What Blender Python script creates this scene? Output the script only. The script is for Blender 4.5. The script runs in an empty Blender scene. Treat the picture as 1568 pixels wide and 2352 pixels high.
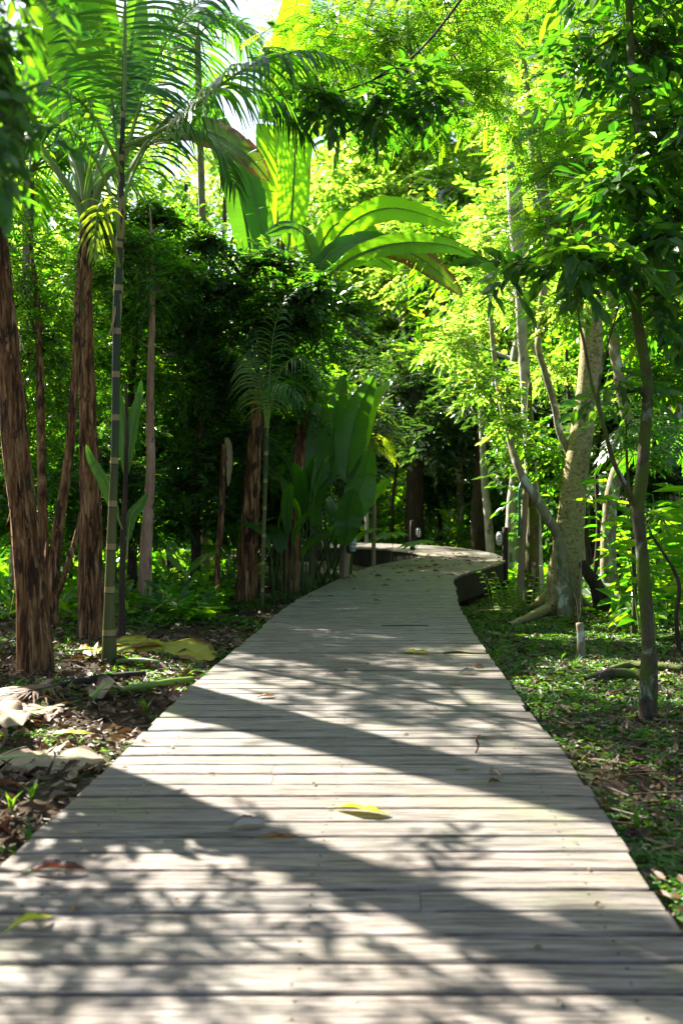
import bpy, math, random
import numpy as np
from mathutils import Vector

# ---------------------------------------------------------------- camera, sky, sun
S = bpy.context.scene
C = S.collection
EYE = 1.10          # metres above the planks
FPX, CX, HY = 2287.0, 784.0, 1143.0      # focal length and principal column in a 1568 px wide picture, horizon row

cam_d = bpy.data.cameras.new("camera")
cam = bpy.data.objects.new("camera", cam_d)
C.objects.link(cam)
cam_d.sensor_fit = 'HORIZONTAL'
cam_d.sensor_width = 24.0
cam_d.lens = 24.0 * FPX / 1568.0
cam_d.clip_end = 2000.0
cam_d.dof.use_dof = True
cam_d.dof.focus_distance = 8.5
cam_d.dof.aperture_fstop = 2.8
cam.location = (0, 0, EYE)
cam.rotation_euler = (math.radians(90) - math.atan((1176 - HY) / FPX), 0, 0)
S.camera = cam

SUN_EL, SUN_AZ = math.radians(42), math.radians(-45)     # azimuth from +Y towards +X
world = bpy.data.worlds.new("World")
S.world = world
world.use_nodes = True
wn = world.node_tree
sky = wn.nodes.new('ShaderNodeTexSky')
sky.sky_type = 'NISHITA'
sky.sun_disc = False
sky.dust_density = 2.2
sky.sun_elevation = SUN_EL
sky.sun_rotation = SUN_AZ
wn.links.new(sky.outputs[0], wn.nodes['Background'].inputs[0])
wn.nodes['Background'].inputs[1].default_value = 0.05

sun_d = bpy.data.lights.new("sun", 'SUN')
sun_d.energy = 5.0
sun_d.angle = math.radians(0.53)
sun_d.color = (1.0, 0.95, 0.87)
sun = bpy.data.objects.new("sun", sun_d)
C.objects.link(sun)
SUN = Vector((math.sin(SUN_AZ) * math.cos(SUN_EL), math.cos(SUN_AZ) * math.cos(SUN_EL), math.sin(SUN_EL)))
sun.rotation_euler = SUN.to_track_quat('Z', 'Y').to_euler()

S.view_settings.view_transform = 'Standard'
S.view_settings.look = 'None'
S.view_settings.gamma = 1.0
S.view_settings.exposure = 2.5
S.render.engine = 'CYCLES'
cy = S.cycles
cy.use_denoising = True
cy.max_bounces = 7
cy.diffuse_bounces = 4
cy.glossy_bounces = 2
cy.transmission_bounces = 2
cy.transparent_max_bounces = 4
cy.caustics_reflective = False
cy.caustics_refractive = False
cy.sample_clamp_indirect = 4.0

# ---------------------------------------------------------------- helpers
R = np.random.default_rng(11)
random.seed(11)


def P(px, py, d):
    """world point seen at (px, py) of the 1568 x 2352 picture, d metres ahead"""
    return np.array([(px - CX) / FPX * d, d, EYE - (py - HY) / FPX * d])


def sstep(a, b, x):
    t = np.clip((x - a) / (b - a), 0, 1)
    return t * t * (3 - 2 * t)


def gz(x, y):
    """height of the forest floor"""
    x = np.asarray(x, float); y = np.asarray(y, float)
    base = -0.13 - 0.09 * sstep(3, 12, y) - sstep(-0.5, 1.6, x) * (0.02 + 0.22 * sstep(4, 13, y)) - 0.1 * sstep(12, 20, y)
    n = 0.025 * np.sin(1.7 * x + 0.6 * y) + 0.02 * np.sin(2.9 * y - 1.1 * x + 1) + 0.012 * np.sin(6.1 * x + 2.2 * y) + 0.01 * np.sin(5.3 * y + 4 * x)
    far = 13.0 * sstep(34, 90, y) + 4.0 * sstep(-14, -60, x) * 0 + 2.5 * sstep(16, 50, np.abs(x))
    return base + n + far


def B(px, py):
    """point of the forest floor seen at (px, py)"""
    d = 5.0
    for _ in range(40):
        q = P(px, py, d)
        z = float(gz(q[0], q[1]))
        d = 0.5 * d + 0.5 * (EYE - z) * FPX / (py - HY)
    q = P(px, py, d); q[2] = float(gz(q[0], q[1]))
    return q


def catmull(pts, n):
    p = np.asarray(pts, float)
    if len(p) == 2:
        t = np.linspace(0, 1, n)[:, None]
        return p[0] * (1 - t) + p[1] * t
    p = np.vstack([2 * p[0] - p[1], p, 2 * p[-1] - p[-2]])
    seg = np.linalg.norm(np.diff(p[1:-1], axis=0), axis=1)
    cum = np.concatenate([[0], np.cumsum(seg)]); cum /= cum[-1]
    out = []
    for s in np.linspace(0, 1, n):
        i = min(np.searchsorted(cum, s, side='right') - 1, len(seg) - 1)
        u = (s - cum[i]) / max(cum[i + 1] - cum[i], 1e-9)
        a, b, c, d = p[i], p[i + 1], p[i + 2], p[i + 3]
        out.append(0.5 * ((2 * b) + (-a + c) * u + (2 * a - 5 * b + 4 * c - d) * u * u + (-a + 3 * b - 3 * c + d) * u ** 3))
    return np.array(out)


def norm(v):
    v = np.asarray(v, float)
    return v / np.maximum(np.linalg.norm(v, axis=-1, keepdims=True), 1e-9)


ORIGIN = {}


class MB:
    """collects vertices and faces and links them as one mesh object"""
    def __init__(s):
        s.v = []; s.f = []; s.r = []; s.m = []; s.uv = []; s.n = 0

    def add(s, v, f, rnd=0.5, mat=0, uv=None):
        v = np.asarray(v, float).reshape(-1, 3)
        f = np.asarray(f, np.int64)
        if f.size == 0:
            return
        if f.shape[1] == 3:
            f = np.hstack([f, -np.ones((len(f), 1), np.int64)])
            f = np.where(f < 0, -1, f + s.n)
        else:
            f = np.where(f < 0, -1, f + s.n)
        s.v.append(v); s.f.append(f); s.n += len(v)
        s.r.append(np.broadcast_to(np.asarray(rnd, float), (len(f),)))
        s.m.append(np.broadcast_to(np.asarray(mat, int), (len(f),)))
        s.uv.append(np.zeros((len(v), 2)) if uv is None else np.asarray(uv, float))

    def mesh(s, name, origin=(0, 0, 0)):
        v = np.vstack(s.v) - np.asarray(origin, float)
        f = np.vstack(s.f); uv = np.vstack(s.uv)
        tri = f[:, 3] < 0
        tot = np.where(tri, 3, 4)
        start = np.concatenate([[0], np.cumsum(tot)[:-1]])
        mask = np.ones(f.shape, bool); mask[:, 3] = ~tri
        loops = f[mask]
        me = bpy.data.meshes.new(name)
        me.vertices.add(len(v)); me.vertices.foreach_set("co", v.astype(np.float32).ravel())
        me.loops.add(len(loops)); me.loops.foreach_set("vertex_index", loops.astype(np.int32))
        me.polygons.add(len(f))
        me.polygons.foreach_set("loop_start", start.astype(np.int32))
        me.polygons.foreach_set("loop_total", tot.astype(np.int32))
        me.polygons.foreach_set("material_index", np.concatenate(s.m).astype(np.int32))
        a = me.attributes.new("rnd", 'FLOAT', 'FACE')
        a.data.foreach_set("value", np.concatenate(s.r).astype(np.float32))
        ul = me.uv_layers.new(name="UVMap")
        ul.data.foreach_set("uv", uv[loops].astype(np.float32).ravel())
        me.update()
        me.validate()
        return me

    def build(s, name, mats, parent=None, smooth=False, label=None):
        o0 = ORIGIN.get(parent.name, np.zeros(3)) if parent else np.zeros(3)
        me = s.mesh(name, o0)
        for m in (mats if isinstance(mats, (list, tuple)) else [mats]):
            me.materials.append(m)
        me.polygons.foreach_set("use_smooth", np.full(len(me.polygons), bool(smooth)))
        o = bpy.data.objects.new(name, me)
        C.objects.link(o)
        if parent:
            o.parent = parent
        ORIGIN[o.name] = o0
        if label:
            o['label'] = label
        return o


def tag(o, label=None, cat=None, group=None, kind=None):
    if label: o['label'] = label
    if cat: o['category'] = cat
    if group: o['group'] = group
    if kind: o['kind'] = kind
    return o


def thing(name, label, cat, loc=(0, 0, 0), group=None, kind=None):
    o = bpy.data.objects.new(name, None)
    o.empty_display_size = 0.2
    o.location = [float(a) for a in loc]
    C.objects.link(o)
    ORIGIN[o.name] = np.asarray(loc, float)
    return tag(o, label, cat, group, kind)


def dup(root, loc, rotz=0.0, scale=1.0, label=None, group=None):
    """a copy of a thing with copies of its parts and sub-parts"""
    r = root.copy(); C.objects.link(r)
    r.location = [float(a) for a in loc]; r.rotation_euler = (0, 0, rotz); r.scale = (scale,) * 3
    if label: r['label'] = label
    if group: r['group'] = group
    for ch in list(root.children):
        c = ch.copy(); C.objects.link(c); c.parent = r
        for g in ch.children:
            e = g.copy(); C.objects.link(e); e.parent = c
    return r


# ---------------------------------------------------------------- materials
def newmat(name):
    m = bpy.data.materials.new(name); m.use_nodes = True
    nt = m.node_tree; nt.nodes.clear()
    out = nt.nodes.new('ShaderNodeOutputMaterial')
    return m, nt, out


def N(nt, typ, **kw):
    n = nt.nodes.new(typ)
    for k, v in kw.items():
        if k.startswith('i_'):
            key = k[2:]
            n.inputs[int(key) if key.isdigit() else key.replace('_', ' ')].default_value = v
        else:
            setattr(n, k, v)
    return n


def ramp(nt, src, stops):
    r = nt.nodes.new('ShaderNodeValToRGB')
    e = r.color_ramp.elements
    while len(e) < len(stops): e.new(0.5)
    for k, (p, c) in enumerate(stops):
        e[k].position = p; e[k].color = (*c, 1) if len(c) == 3 else c
    nt.links.new(src, r.inputs[0])
    return r.outputs[0]


def coords(nt, kind='Object', scale=(1, 1, 1), loc=(0, 0, 0)):
    tc = nt.nodes.new('ShaderNodeTexCoord'); mp = nt.nodes.new('ShaderNodeMapping')
    mp.inputs['Scale'].default_value = scale; mp.inputs['Location'].default_value = loc
    nt.links.new(tc.outputs[kind], mp.inputs[0])
    return mp.outputs[0]


def noise(nt, vec, scale=5, detail=4, rough=0.55, dist=0.0):
    n = nt.nodes.new('ShaderNodeTexNoise')
    n.inputs['Scale'].default_value = scale; n.inputs['Detail'].default_value = detail
    n.inputs['Roughness'].default_value = rough; n.inputs['Distortion'].default_value = dist
    if vec is not None: nt.links.new(vec, n.inputs['Vector'])
    return n.outputs[0]


def mathn(nt, op, a, b=None, c=None, clamp=False):
    n = nt.nodes.new('ShaderNodeMath'); n.operation = op; n.use_clamp = clamp
    for k, x in enumerate((a, b, c)):
        if x is None: continue
        if isinstance(x, (int, float)): n.inputs[k].default_value = x
        else: nt.links.new(x, n.inputs[k])
    return n.outputs[0]


def mixc(nt, fac, a, b, mode='MIX'):
    n = nt.nodes.new('ShaderNodeMix'); n.data_type = 'RGBA'; n.blend_type = mode
    for key, x in ((0, fac), (6, a), (7, b)):
        if isinstance(x, (int, float)): n.inputs[key].default_value = x
        elif isinstance(x, tuple): n.inputs[key].default_value = (*x, 1)
        else: nt.links.new(x, n.inputs[key])
    return n.outputs[2]


def attr(nt, name='rnd'):
    n = nt.nodes.new('ShaderNodeAttribute'); n.attribute_name = name
    return n.outputs['Fac']


def bump(nt, h, strength=0.5, dist=0.01):
    n = nt.nodes.new('ShaderNodeBump'); n.inputs['Strength'].default_value = strength; n.inputs['Distance'].default_value = dist
    nt.links.new(h, n.inputs['Height'])
    return n.outputs[0]


def principled(nt, color, rough=0.8, normal=None, spec=0.3):
    b = nt.nodes.new('ShaderNodeBsdfPrincipled')
    if isinstance(color, tuple): b.inputs['Base Color'].default_value = (*color, 1)
    else: nt.links.new(color, b.inputs['Base Color'])
    if isinstance(rough, (int, float)): b.inputs['Roughness'].default_value = rough
    else: nt.links.new(rough, b.inputs['Roughness'])
    b.inputs['Specular IOR Level'].default_value = spec
    if normal is not None: nt.links.new(normal, b.inputs['Normal'])
    return b.outputs[0]


def finish(nt, out, shader):
    nt.links.new(shader, out.inputs['Surface'])


def leaf_mat(name, refl, trans, tmix=0.5, rough=0.42, spec=0.45, odd=None, odd_at=0.94):
    """leaf: glossy reflecting face plus light passing through; refl/trans are (dark, mid, pale) colours picked per leaf"""
    m, nt, out = newmat(name)
    r = attr(nt)
    pal = [(0.0, refl[0]), (0.5, refl[1]), (odd_at - 0.02, refl[2])]
    pat = [(0.0, trans[0]), (0.5, trans[1]), (odd_at - 0.02, trans[2])]
    if odd is not None:
        pal.append((odd_at, odd)); pat.append((odd_at, tuple(min(1, 1.6 * c) for c in odd)))
    c1 = ramp(nt, r, pal); c2 = ramp(nt, r, pat)
    b = principled(nt, c1, rough, spec=spec)
    t = nt.nodes.new('ShaderNodeBsdfTranslucent'); nt.links.new(c2, t.inputs[0])
    mx = nt.nodes.new('ShaderNodeMixShader'); mx.inputs[0].default_value = tmix
    nt.links.new(b, mx.inputs[1]); nt.links.new(t.outputs[0], mx.inputs[2])
    finish(nt, out, mx.outputs[0])
    return m


def broad_mat(name, refl, trans, dead=None, dead_amt=0.0, tmix=0.5, rough=0.38):
    """banana-like blade: fine side veins across the blade, paler towards the rib, optionally scorched rim. uv = (across -1..1, metres along)"""
    m, nt, out = newmat(name)
    tc = nt.nodes.new('ShaderNodeTexCoord'); sp = nt.nodes.new('ShaderNodeSeparateXYZ')
    nt.links.new(tc.outputs['UV'], sp.inputs[0])
    u = mathn(nt, 'ABSOLUTE', sp.outputs[0]); v = sp.outputs[1]
    vv = mathn(nt, 'SUBTRACT', v, mathn(nt, 'MULTIPLY', u, 0.05))
    fine = mathn(nt, 'SINE', mathn(nt, 'MULTIPLY', vv, 420.0))
    coarse = mathn(nt, 'SINE', mathn(nt, 'MULTIPLY', vv, 97.0))
    vein = mathn(nt, 'ADD', mathn(nt, 'MULTIPLY', fine, 0.5), mathn(nt, 'MULTIPLY', coarse, 0.5))
    cb = nt.nodes.new('ShaderNodeCombineXYZ')
    nt.links.new(mathn(nt, 'MULTIPLY', u, 0.6), cb.inputs[0]); nt.links.new(mathn(nt, 'MULTIPLY', vv, 9.0), cb.inputs[1])
    nz = noise(nt, cb.outputs[0], 2.0, 4)
    f = mathn(nt, 'ADD', mathn(nt, 'MULTIPLY', vein, 0.12), nz, clamp=True)
    c1 = mixc(nt, f, refl[0], refl[1]); c2 = mixc(nt, f, trans[0], trans[1])
    if dead is not None:
        n2 = noise(nt, coords(nt, 'Object', (1, 1, 1)), 6.0, 5, 0.7)
        e = mathn(nt, 'ADD', mathn(nt, 'MULTIPLY', u, 0.55), mathn(nt, 'MULTIPLY', n2, 0.9))
        e = mathn(nt, 'ADD', e, dead_amt - 1.0)
        e = mathn(nt, 'MULTIPLY', e, 9.0, clamp=True)
        c1 = mixc(nt, e, c1, dead); c2 = mixc(nt, e, c2, tuple(0.9 * c for c in dead))
    b = principled(nt, c1, rough, bump(nt, vein, 0.35, 0.002), spec=0.5)
    t = nt.nodes.new('ShaderNodeBsdfTranslucent'); nt.links.new(c2, t.inputs[0])
    mx = nt.nodes.new('ShaderNodeMixShader'); mx.inputs[0].default_value = tmix
    nt.links.new(b, mx.inputs[1]); nt.links.new(t.outputs[0], mx.inputs[2])
    finish(nt, out, mx.outputs[0])
    return m


def bark_mat(name, stops, zs=0.15, scale=14, bstr=0.8, bdist=0.02, moss=None, moss_amt=0.5, patch=None, patch_amt=0.55, patch_scale=6, rings=0.0, rough=0.9, patch_z=0.6):
    m, nt, out = newmat(name)
    v = coords(nt, 'Object', (1, 1, zs))
    n1 = noise(nt, v, scale, 6, 0.65, 0.4)
    col = ramp(nt, n1, stops)
    h = n1
    if rings:
        w = N(nt, 'ShaderNodeTexWave', wave_type='BANDS', bands_direction='Z')
        w.inputs['Scale'].default_value = rings; w.inputs['Distortion'].default_value = 3.0; w.inputs['Detail'].default_value = 3
        w.inputs['Detail Scale'].default_value = 2.0
        nt.links.new(coords(nt, 'Object'), w.inputs[0])
        h = mathn(nt, 'ADD', h, mathn(nt, 'MULTIPLY', w.outputs['Fac'], 0.5))
        col = mixc(nt, mathn(nt, 'MULTIPLY', w.outputs['Fac'], 0.35), col, tuple(0.4 * c for c in stops[-1][1]))
    if patch is not None:
        n2 = noise(nt, coords(nt, 'Object', (1, 1, patch_z), (3, 1, 7)), patch_scale, 5, 0.6, 0.5)
        k = mathn(nt, 'MULTIPLY', mathn(nt, 'SUBTRACT', n2, patch_amt), 18.0, clamp=True)
        col = mixc(nt, k, col, patch)
    if moss is not None:
        n3 = noise(nt, coords(nt, 'Object', (1, 1, 0.5), (1, 5, 2)), 4.5, 6, 0.7)
        k = mathn(nt, 'MULTIPLY', mathn(nt, 'SUBTRACT', n3, moss_amt), 10.0, clamp=True)
        col = mixc(nt, k, col, moss)
        h = mathn(nt, 'ADD', h, mathn(nt, 'MULTIPLY', k, 0.3))
    finish(nt, out, principled(nt, col, rough, bump(nt, h, bstr, bdist), spec=0.25))
    return m


M = {}
# foliage
M['leaf_dark'] = leaf_mat('leaf_dark', [(0.018, 0.048, 0.012), (0.03, 0.075, 0.016), (0.05, 0.11, 0.022)],
                          [(0.05, 0.24, 0.006), (0.11, 0.38, 0.008), (0.26, 0.52, 0.012)], 0.45, 0.36, 0.5)
M['leaf_mid'] = leaf_mat('leaf_mid', [(0.03, 0.07, 0.015), (0.05, 0.11, 0.02), (0.08, 0.15, 0.025)],
                         [(0.08, 0.40, 0.004), (0.22, 0.62, 0.006), (0.50, 0.82, 0.012)], 0.52, 0.30, 0.55)
M['leaf_lime'] = leaf_mat('leaf_lime', [(0.05, 0.11, 0.015), (0.09, 0.17, 0.02), (0.15, 0.22, 0.03)],
                          [(0.18, 0.52, 0.02), (0.42, 0.78, 0.04), (0.80, 0.95, 0.14)], 0.6, 0.25, 0.85, odd=(0.45, 0.22, 0.02), odd_at=0.97)
M['leaf_gloss'] = leaf_mat('leaf_gloss', [(0.02, 0.05, 0.018), (0.03, 0.07, 0.025), (0.045, 0.09, 0.03)],
                           [(0.05, 0.15, 0.01), (0.09, 0.22, 0.015), (0.14, 0.28, 0.02)], 0.3, 0.26, 0.7)
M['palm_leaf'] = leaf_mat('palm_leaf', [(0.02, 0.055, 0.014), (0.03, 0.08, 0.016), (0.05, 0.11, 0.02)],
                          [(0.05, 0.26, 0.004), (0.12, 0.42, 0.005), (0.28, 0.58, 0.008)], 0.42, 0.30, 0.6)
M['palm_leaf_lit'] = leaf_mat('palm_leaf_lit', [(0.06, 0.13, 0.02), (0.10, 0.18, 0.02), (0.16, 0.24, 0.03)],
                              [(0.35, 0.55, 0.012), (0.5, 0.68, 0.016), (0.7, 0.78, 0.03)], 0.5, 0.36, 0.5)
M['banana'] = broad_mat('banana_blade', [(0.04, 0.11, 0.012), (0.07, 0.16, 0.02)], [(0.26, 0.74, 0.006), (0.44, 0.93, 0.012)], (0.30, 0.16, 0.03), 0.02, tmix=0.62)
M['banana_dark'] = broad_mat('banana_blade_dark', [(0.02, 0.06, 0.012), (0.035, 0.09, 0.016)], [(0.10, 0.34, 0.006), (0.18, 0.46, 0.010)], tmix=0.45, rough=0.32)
M['banana_old'] = broad_mat('banana_blade_old', [(0.04, 0.10, 0.012), (0.08, 0.15, 0.02)], [(0.20, 0.42, 0.010), (0.38, 0.56, 0.016)], (0.24, 0.10, 0.02), 0.24)
M['banana_yellow'] = broad_mat('banana_blade_yellow', [(0.34, 0.33, 0.025), (0.46, 0.42, 0.04)], [(0.6, 0.6, 0.02), (0.8, 0.72, 0.03)], (0.22, 0.11, 0.03), 0.22, tmix=0.35)
M['banana_dry'] = broad_mat('banana_blade_dry', [(0.20, 0.145, 0.075), (0.40, 0.32, 0.19)], [(0.3, 0.22, 0.1), (0.45, 0.34, 0.16)], (0.10, 0.055, 0.025), 0.18, tmix=0.2, rough=0.75)
M['rib'] = leaf_mat('leaf_rib', [(0.16, 0.24, 0.05), (0.22, 0.30, 0.06), (0.30, 0.36, 0.08)], [(0.3, 0.4, 0.05)] * 3, 0.2, 0.45)
M['petiole'] = leaf_mat('petiole', [(0.12, 0.19, 0.03), (0.19, 0.28, 0.05), (0.27, 0.34, 0.08)], [(0.3, 0.42, 0.03)] * 3, 0.2, 0.4)
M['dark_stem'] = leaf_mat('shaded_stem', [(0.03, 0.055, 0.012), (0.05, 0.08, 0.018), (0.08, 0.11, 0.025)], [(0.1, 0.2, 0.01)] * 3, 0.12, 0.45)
M['twig'] = bark_mat('twig_bark', [(0.3, (0.035, 0.03, 0.018)), (0.7, (0.10, 0.085, 0.05))], bdist=0.003)
# bark
M['shaggy'] = bark_mat('shaggy_red_bark', [(0.34, (0.025, 0.012, 0.006)), (0.45, (0.13, 0.055, 0.022)), (0.55, (0.27, 0.135, 0.055)), (0.66, (0.42, 0.27, 0.13)), (0.8, (0.55, 0.42, 0.26))], zs=0.11, scale=30, bstr=1.0, bdist=0.035, patch=(0.05, 0.026, 0.014), patch_amt=0.53, patch_scale=16, patch_z=0.22, moss=(0.06, 0.075, 0.02), moss_amt=0.60)
M['dark_bark'] = bark_mat('dark_bark', [(0.3, (0.02, 0.014, 0.010)), (0.6, (0.07, 0.045, 0.03)), (0.8, (0.14, 0.10, 0.065))], zs=0.15, scale=20, bdist=0.02)
M['pink_bark'] = bark_mat('pinkish_bark', [(0.3, (0.20, 0.10, 0.06)), (0.55, (0.38, 0.23, 0.15)), (0.8, (0.52, 0.38, 0.27))], zs=0.25, scale=12, bdist=0.012, patch=(0.10, 0.06, 0.04), patch_amt=0.6)
M['pale_bark'] = bark_mat('pale_bark', [(0.3, (0.28, 0.24, 0.18)), (0.55, (0.46, 0.42, 0.34)), (0.8, (0.62, 0.58, 0.5))], zs=0.4, scale=10, bdist=0.01, patch=(0.14, 0.12, 0.08), patch_amt=0.58, rings=1.2)
M['tan_bark'] = bark_mat('pitted_tan_bark', [(0.34, (0.10, 0.075, 0.03)), (0.46, (0.30, 0.24, 0.10)), (0.66, (0.46, 0.38, 0.18))], zs=1.4, scale=22, bstr=0.9, bdist=0.02, moss=(0.07, 0.10, 0.025), moss_amt=0.60, rings=0, patch=(0.38, 0.38, 0.30), patch_amt=0.66)
M['mossy_bark'] = bark_mat('mossy_lichen_bark', [(0.3, (0.025, 0.019, 0.011)), (0.6, (0.085, 0.065, 0.038)), (0.8, (0.15, 0.12, 0.07))], zs=0.6, scale=16, bdist=0.02, moss=(0.065, 0.09, 0.012), moss_amt=0.46, patch=(0.27, 0.30, 0.24), patch_amt=0.56, patch_scale=7)
M['lichen_bark'] = bark_mat('lichen_bark', [(0.3, (0.14, 0.11, 0.06)), (0.6, (0.28, 0.24, 0.14)), (0.8, (0.40, 0.36, 0.24))], zs=0.6, scale=14, bdist=0.012, moss=(0.10, 0.12, 0.03), moss_amt=0.58, patch=(0.5, 0.5, 0.42), patch_amt=0.55, patch_scale=7)
M['weather_wood'] = bark_mat('weathered_post_wood', [(0.3, (0.12, 0.09, 0.05)), (0.6, (0.26, 0.21, 0.12)), (0.8, (0.36, 0.30, 0.19))], zs=0.05, scale=30, bdist=0.004)
M['dark_wood'] = bark_mat('dark_damp_wood', [(0.3, (0.012, 0.010, 0.008)), (0.6, (0.035, 0.028, 0.02)), (0.8, (0.07, 0.055, 0.04))], zs=0.2, scale=18, bdist=0.004)


def cane_mat():
    m, nt, out = newmat('ringed_cane')
    tc = nt.nodes.new('ShaderNodeTexCoord'); sp = nt.nodes.new('ShaderNodeSeparateXYZ')
    nt.links.new(tc.outputs['UV'], sp.inputs[0])
    v = mathn(nt, 'MULTIPLY', sp.outputs[1], 1.0)
    n1 = noise(nt, coords(nt, 'Object', (1, 1, 0.1)), 20, 4)
    low = ramp(nt, mathn(nt, 'MULTIPLY', v, 0.2), [(0.0, (0.03, 0.05, 0.012)), (0.06, (0.10, 0.105, 0.022)), (0.22, (0.12, 0.11, 0.03)), (0.36, (0.02, 0.05, 0.012)), (0.8, (0.008, 0.022, 0.006))])
    c = mixc(nt, mathn(nt, 'MULTIPLY', n1, 0.6), low, (0.05, 0.05, 0.015))
    fr = mathn(nt, 'FRACT', mathn(nt, 'MULTIPLY', v, 3.1))
    band = mathn(nt, 'LESS_THAN', fr, 0.14)
    c = mixc(nt, mathn(nt, 'MULTIPLY', band, 0.85), c, (0.30, 0.22, 0.09))
    dk = mathn(nt, 'MULTIPLY', mathn(nt, 'GREATER_THAN', fr, 0.965), 0.8)
    c = mixc(nt, dk, c, (0.04, 0.03, 0.015))
    finish(nt, out, principled(nt, c, 0.5, spec=0.3))
    return m


M['cane'] = cane_mat()


def plank_mat():
    m, nt, out = newmat('weathered_deck_board')
    r = attr(nt)
    tc = nt.nodes.new('ShaderNodeTexCoord')
    cb = nt.nodes.new('ShaderNodeCombineXYZ'); nt.links.new(mathn(nt, 'MULTIPLY', r, 37.0), cb.inputs[0]); nt.links.new(mathn(nt, 'MULTIPLY', r, 11.0), cb.inputs[2])
    ad = nt.nodes.new('ShaderNodeVectorMath'); ad.operation = 'ADD'
    nt.links.new(tc.outputs['Object'], ad.inputs[0]); nt.links.new(cb.outputs[0], ad.inputs[1])
    mp = nt.nodes.new('ShaderNodeMapping'); mp.inputs['Scale'].default_value = (1.2, 26, 10); nt.links.new(ad.outputs[0], mp.inputs[0])
    g = noise(nt, mp.outputs[0], 3.5, 7, 0.68, 0.6)
    mp2 = nt.nodes.new('ShaderNodeMapping'); mp2.inputs['Scale'].default_value = (4, 150, 10); nt.links.new(ad.outputs[0], mp2.inputs[0])
    g2 = noise(nt, mp2.outputs[0], 2.0, 3, 0.6)
    gg = mathn(nt, 'ADD', mathn(nt, 'MULTIPLY', g, 0.7), mathn(nt, 'MULTIPLY', g2, 0.3))
    col = ramp(nt, gg, [(0.36, (0.020, 0.017, 0.014)), (0.44, (0.088, 0.075, 0.063)), (0.51, (0.198, 0.175, 0.152)), (0.58, (0.282, 0.254, 0.224)), (0.70, (0.37, 0.337, 0.30))])
    # boards differ in tone
    tone = ramp(nt, r, [(0.0, (0.66, 0.67, 0.66)), (0.2, (0.92, 0.86, 0.80)), (0.5, (0.84, 0.86, 0.84)), (0.75, (1.0, 0.95, 0.90)), (1.0, (0.80, 0.84, 0.78))])
    col = mixc(nt, 1.0, col, tone, 'MULTIPLY')
    # blotches of algae and damp
    ob = coords(nt, 'Object')
    b1 = noise(nt, ob, 1.6, 6, 0.62)
    k = mathn(nt, 'MULTIPLY', mathn(nt, 'SUBTRACT', b1, 0.50), 5.0, clamp=True)
    sx = nt.nodes.new('ShaderNodeSeparateXYZ'); nt.links.new(ob, sx.inputs[0])
    edge = mathn(nt, 'MULTIPLY', mathn(nt, 'SUBTRACT', mathn(nt, 'ABSOLUTE', sx.outputs[0]), 0.42), 1.8, clamp=True)
    col = mixc(nt, mathn(nt, 'MULTIPLY', k, mathn(nt, 'MULTIPLY_ADD', edge, 0.65, 0.14)), col, (0.17, 0.20, 0.055))
    b4 = noise(nt, coords(nt, 'Object', (1, 1, 1), (17, 3, 5)), 1.1, 5, 0.6)
    col = mixc(nt, mathn(nt, 'MULTIPLY', mathn(nt, 'MULTIPLY', mathn(nt, 'SUBTRACT', b4, 0.42), 4.0, clamp=True), 0.5), col, mixc(nt, 1.0, col, (0.78, 0.64, 0.50), 'MULTIPLY'))
    b2 = noise(nt, coords(nt, 'Object', (1, 2.2, 1), (7, 3, 1)), 4.0, 6, 0.7)
    k2 = mathn(nt, 'MULTIPLY', mathn(nt, 'SUBTRACT', b2, 0.56), 7.0, clamp=True)
    col = mixc(nt, mathn(nt, 'MULTIPLY', k2, 0.6), col, (0.10, 0.082, 0.062))
    b3 = noise(nt, coords(nt, 'Object', (1, 1, 1), (1, 9, 4)), 55.0, 2, 0.5)
    k3 = mathn(nt, 'MULTIPLY', mathn(nt, 'SUBTRACT', b3, 0.70), 20.0, clamp=True)
    col = mixc(nt, mathn(nt, 'MULTIPLY', k3, 0.5), col, (0.09, 0.07, 0.05))
    rough = mathn(nt, 'MULTIPLY_ADD', gg, 0.3, 0.52)
    finish(nt, out, principled(nt, col, rough, bump(nt, gg, 0.9, 0.008), spec=0.4))
    return m


M['plank'] = plank_mat()


def soil_mat():
    m, nt, out = newmat('forest_soil')
    ob = coords(nt, 'Object')
    a = noise(nt, ob, 2.2, 8, 0.7); b = noise(nt, coords(nt, 'Object', (1, 1, 1), (4, 4, 4)), 28, 6, 0.75)
    c = ramp(nt, b, [(0.3, (0.018, 0.012, 0.007)), (0.5, (0.06, 0.04, 0.022)), (0.66, (0.13, 0.09, 0.05)), (0.8, (0.2, 0.15, 0.09))])
    k = mathn(nt, 'MULTIPLY', mathn(nt, 'SUBTRACT', a, 0.46), 8.0, clamp=True)
    c = mixc(nt, mathn(nt, 'MULTIPLY', k, 0.7), c, (0.03, 0.06, 0.012))
    finish(nt, out, principled(nt, c, 0.95, bump(nt, b, 1.0, 0.03), spec=0.15))
    return m


M['soil'] = soil_mat()
M['litter'] = leaf_mat('dead_leaf_litter', [(0.05, 0.025, 0.012), (0.12, 0.07, 0.036), (0.24, 0.165, 0.10)], [(0.08, 0.03, 0.01), (0.2, 0.1, 0.03), (0.3, 0.2, 0.1)], 0.12, 0.6, 0.35, odd=(0.40, 0.32, 0.22), odd_at=0.95)
M['cover'] = leaf_mat('small_ground_leaf', [(0.03, 0.08, 0.012), (0.05, 0.13, 0.018), (0.09, 0.19, 0.025)], [(0.08, 0.25, 0.01), (0.16, 0.38, 0.012), (0.28, 0.5, 0.015)], 0.4, 0.4, 0.4)
M['yellow_leaf'] = broad_mat('fallen_yellow_blade', [(0.50, 0.48, 0.02), (0.62, 0.60, 0.03)], [(0.6, 0.6, 0.02), (0.8, 0.75, 0.03)], (0.20, 0.26, 0.03), 0.26, tmix=0.3)
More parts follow.
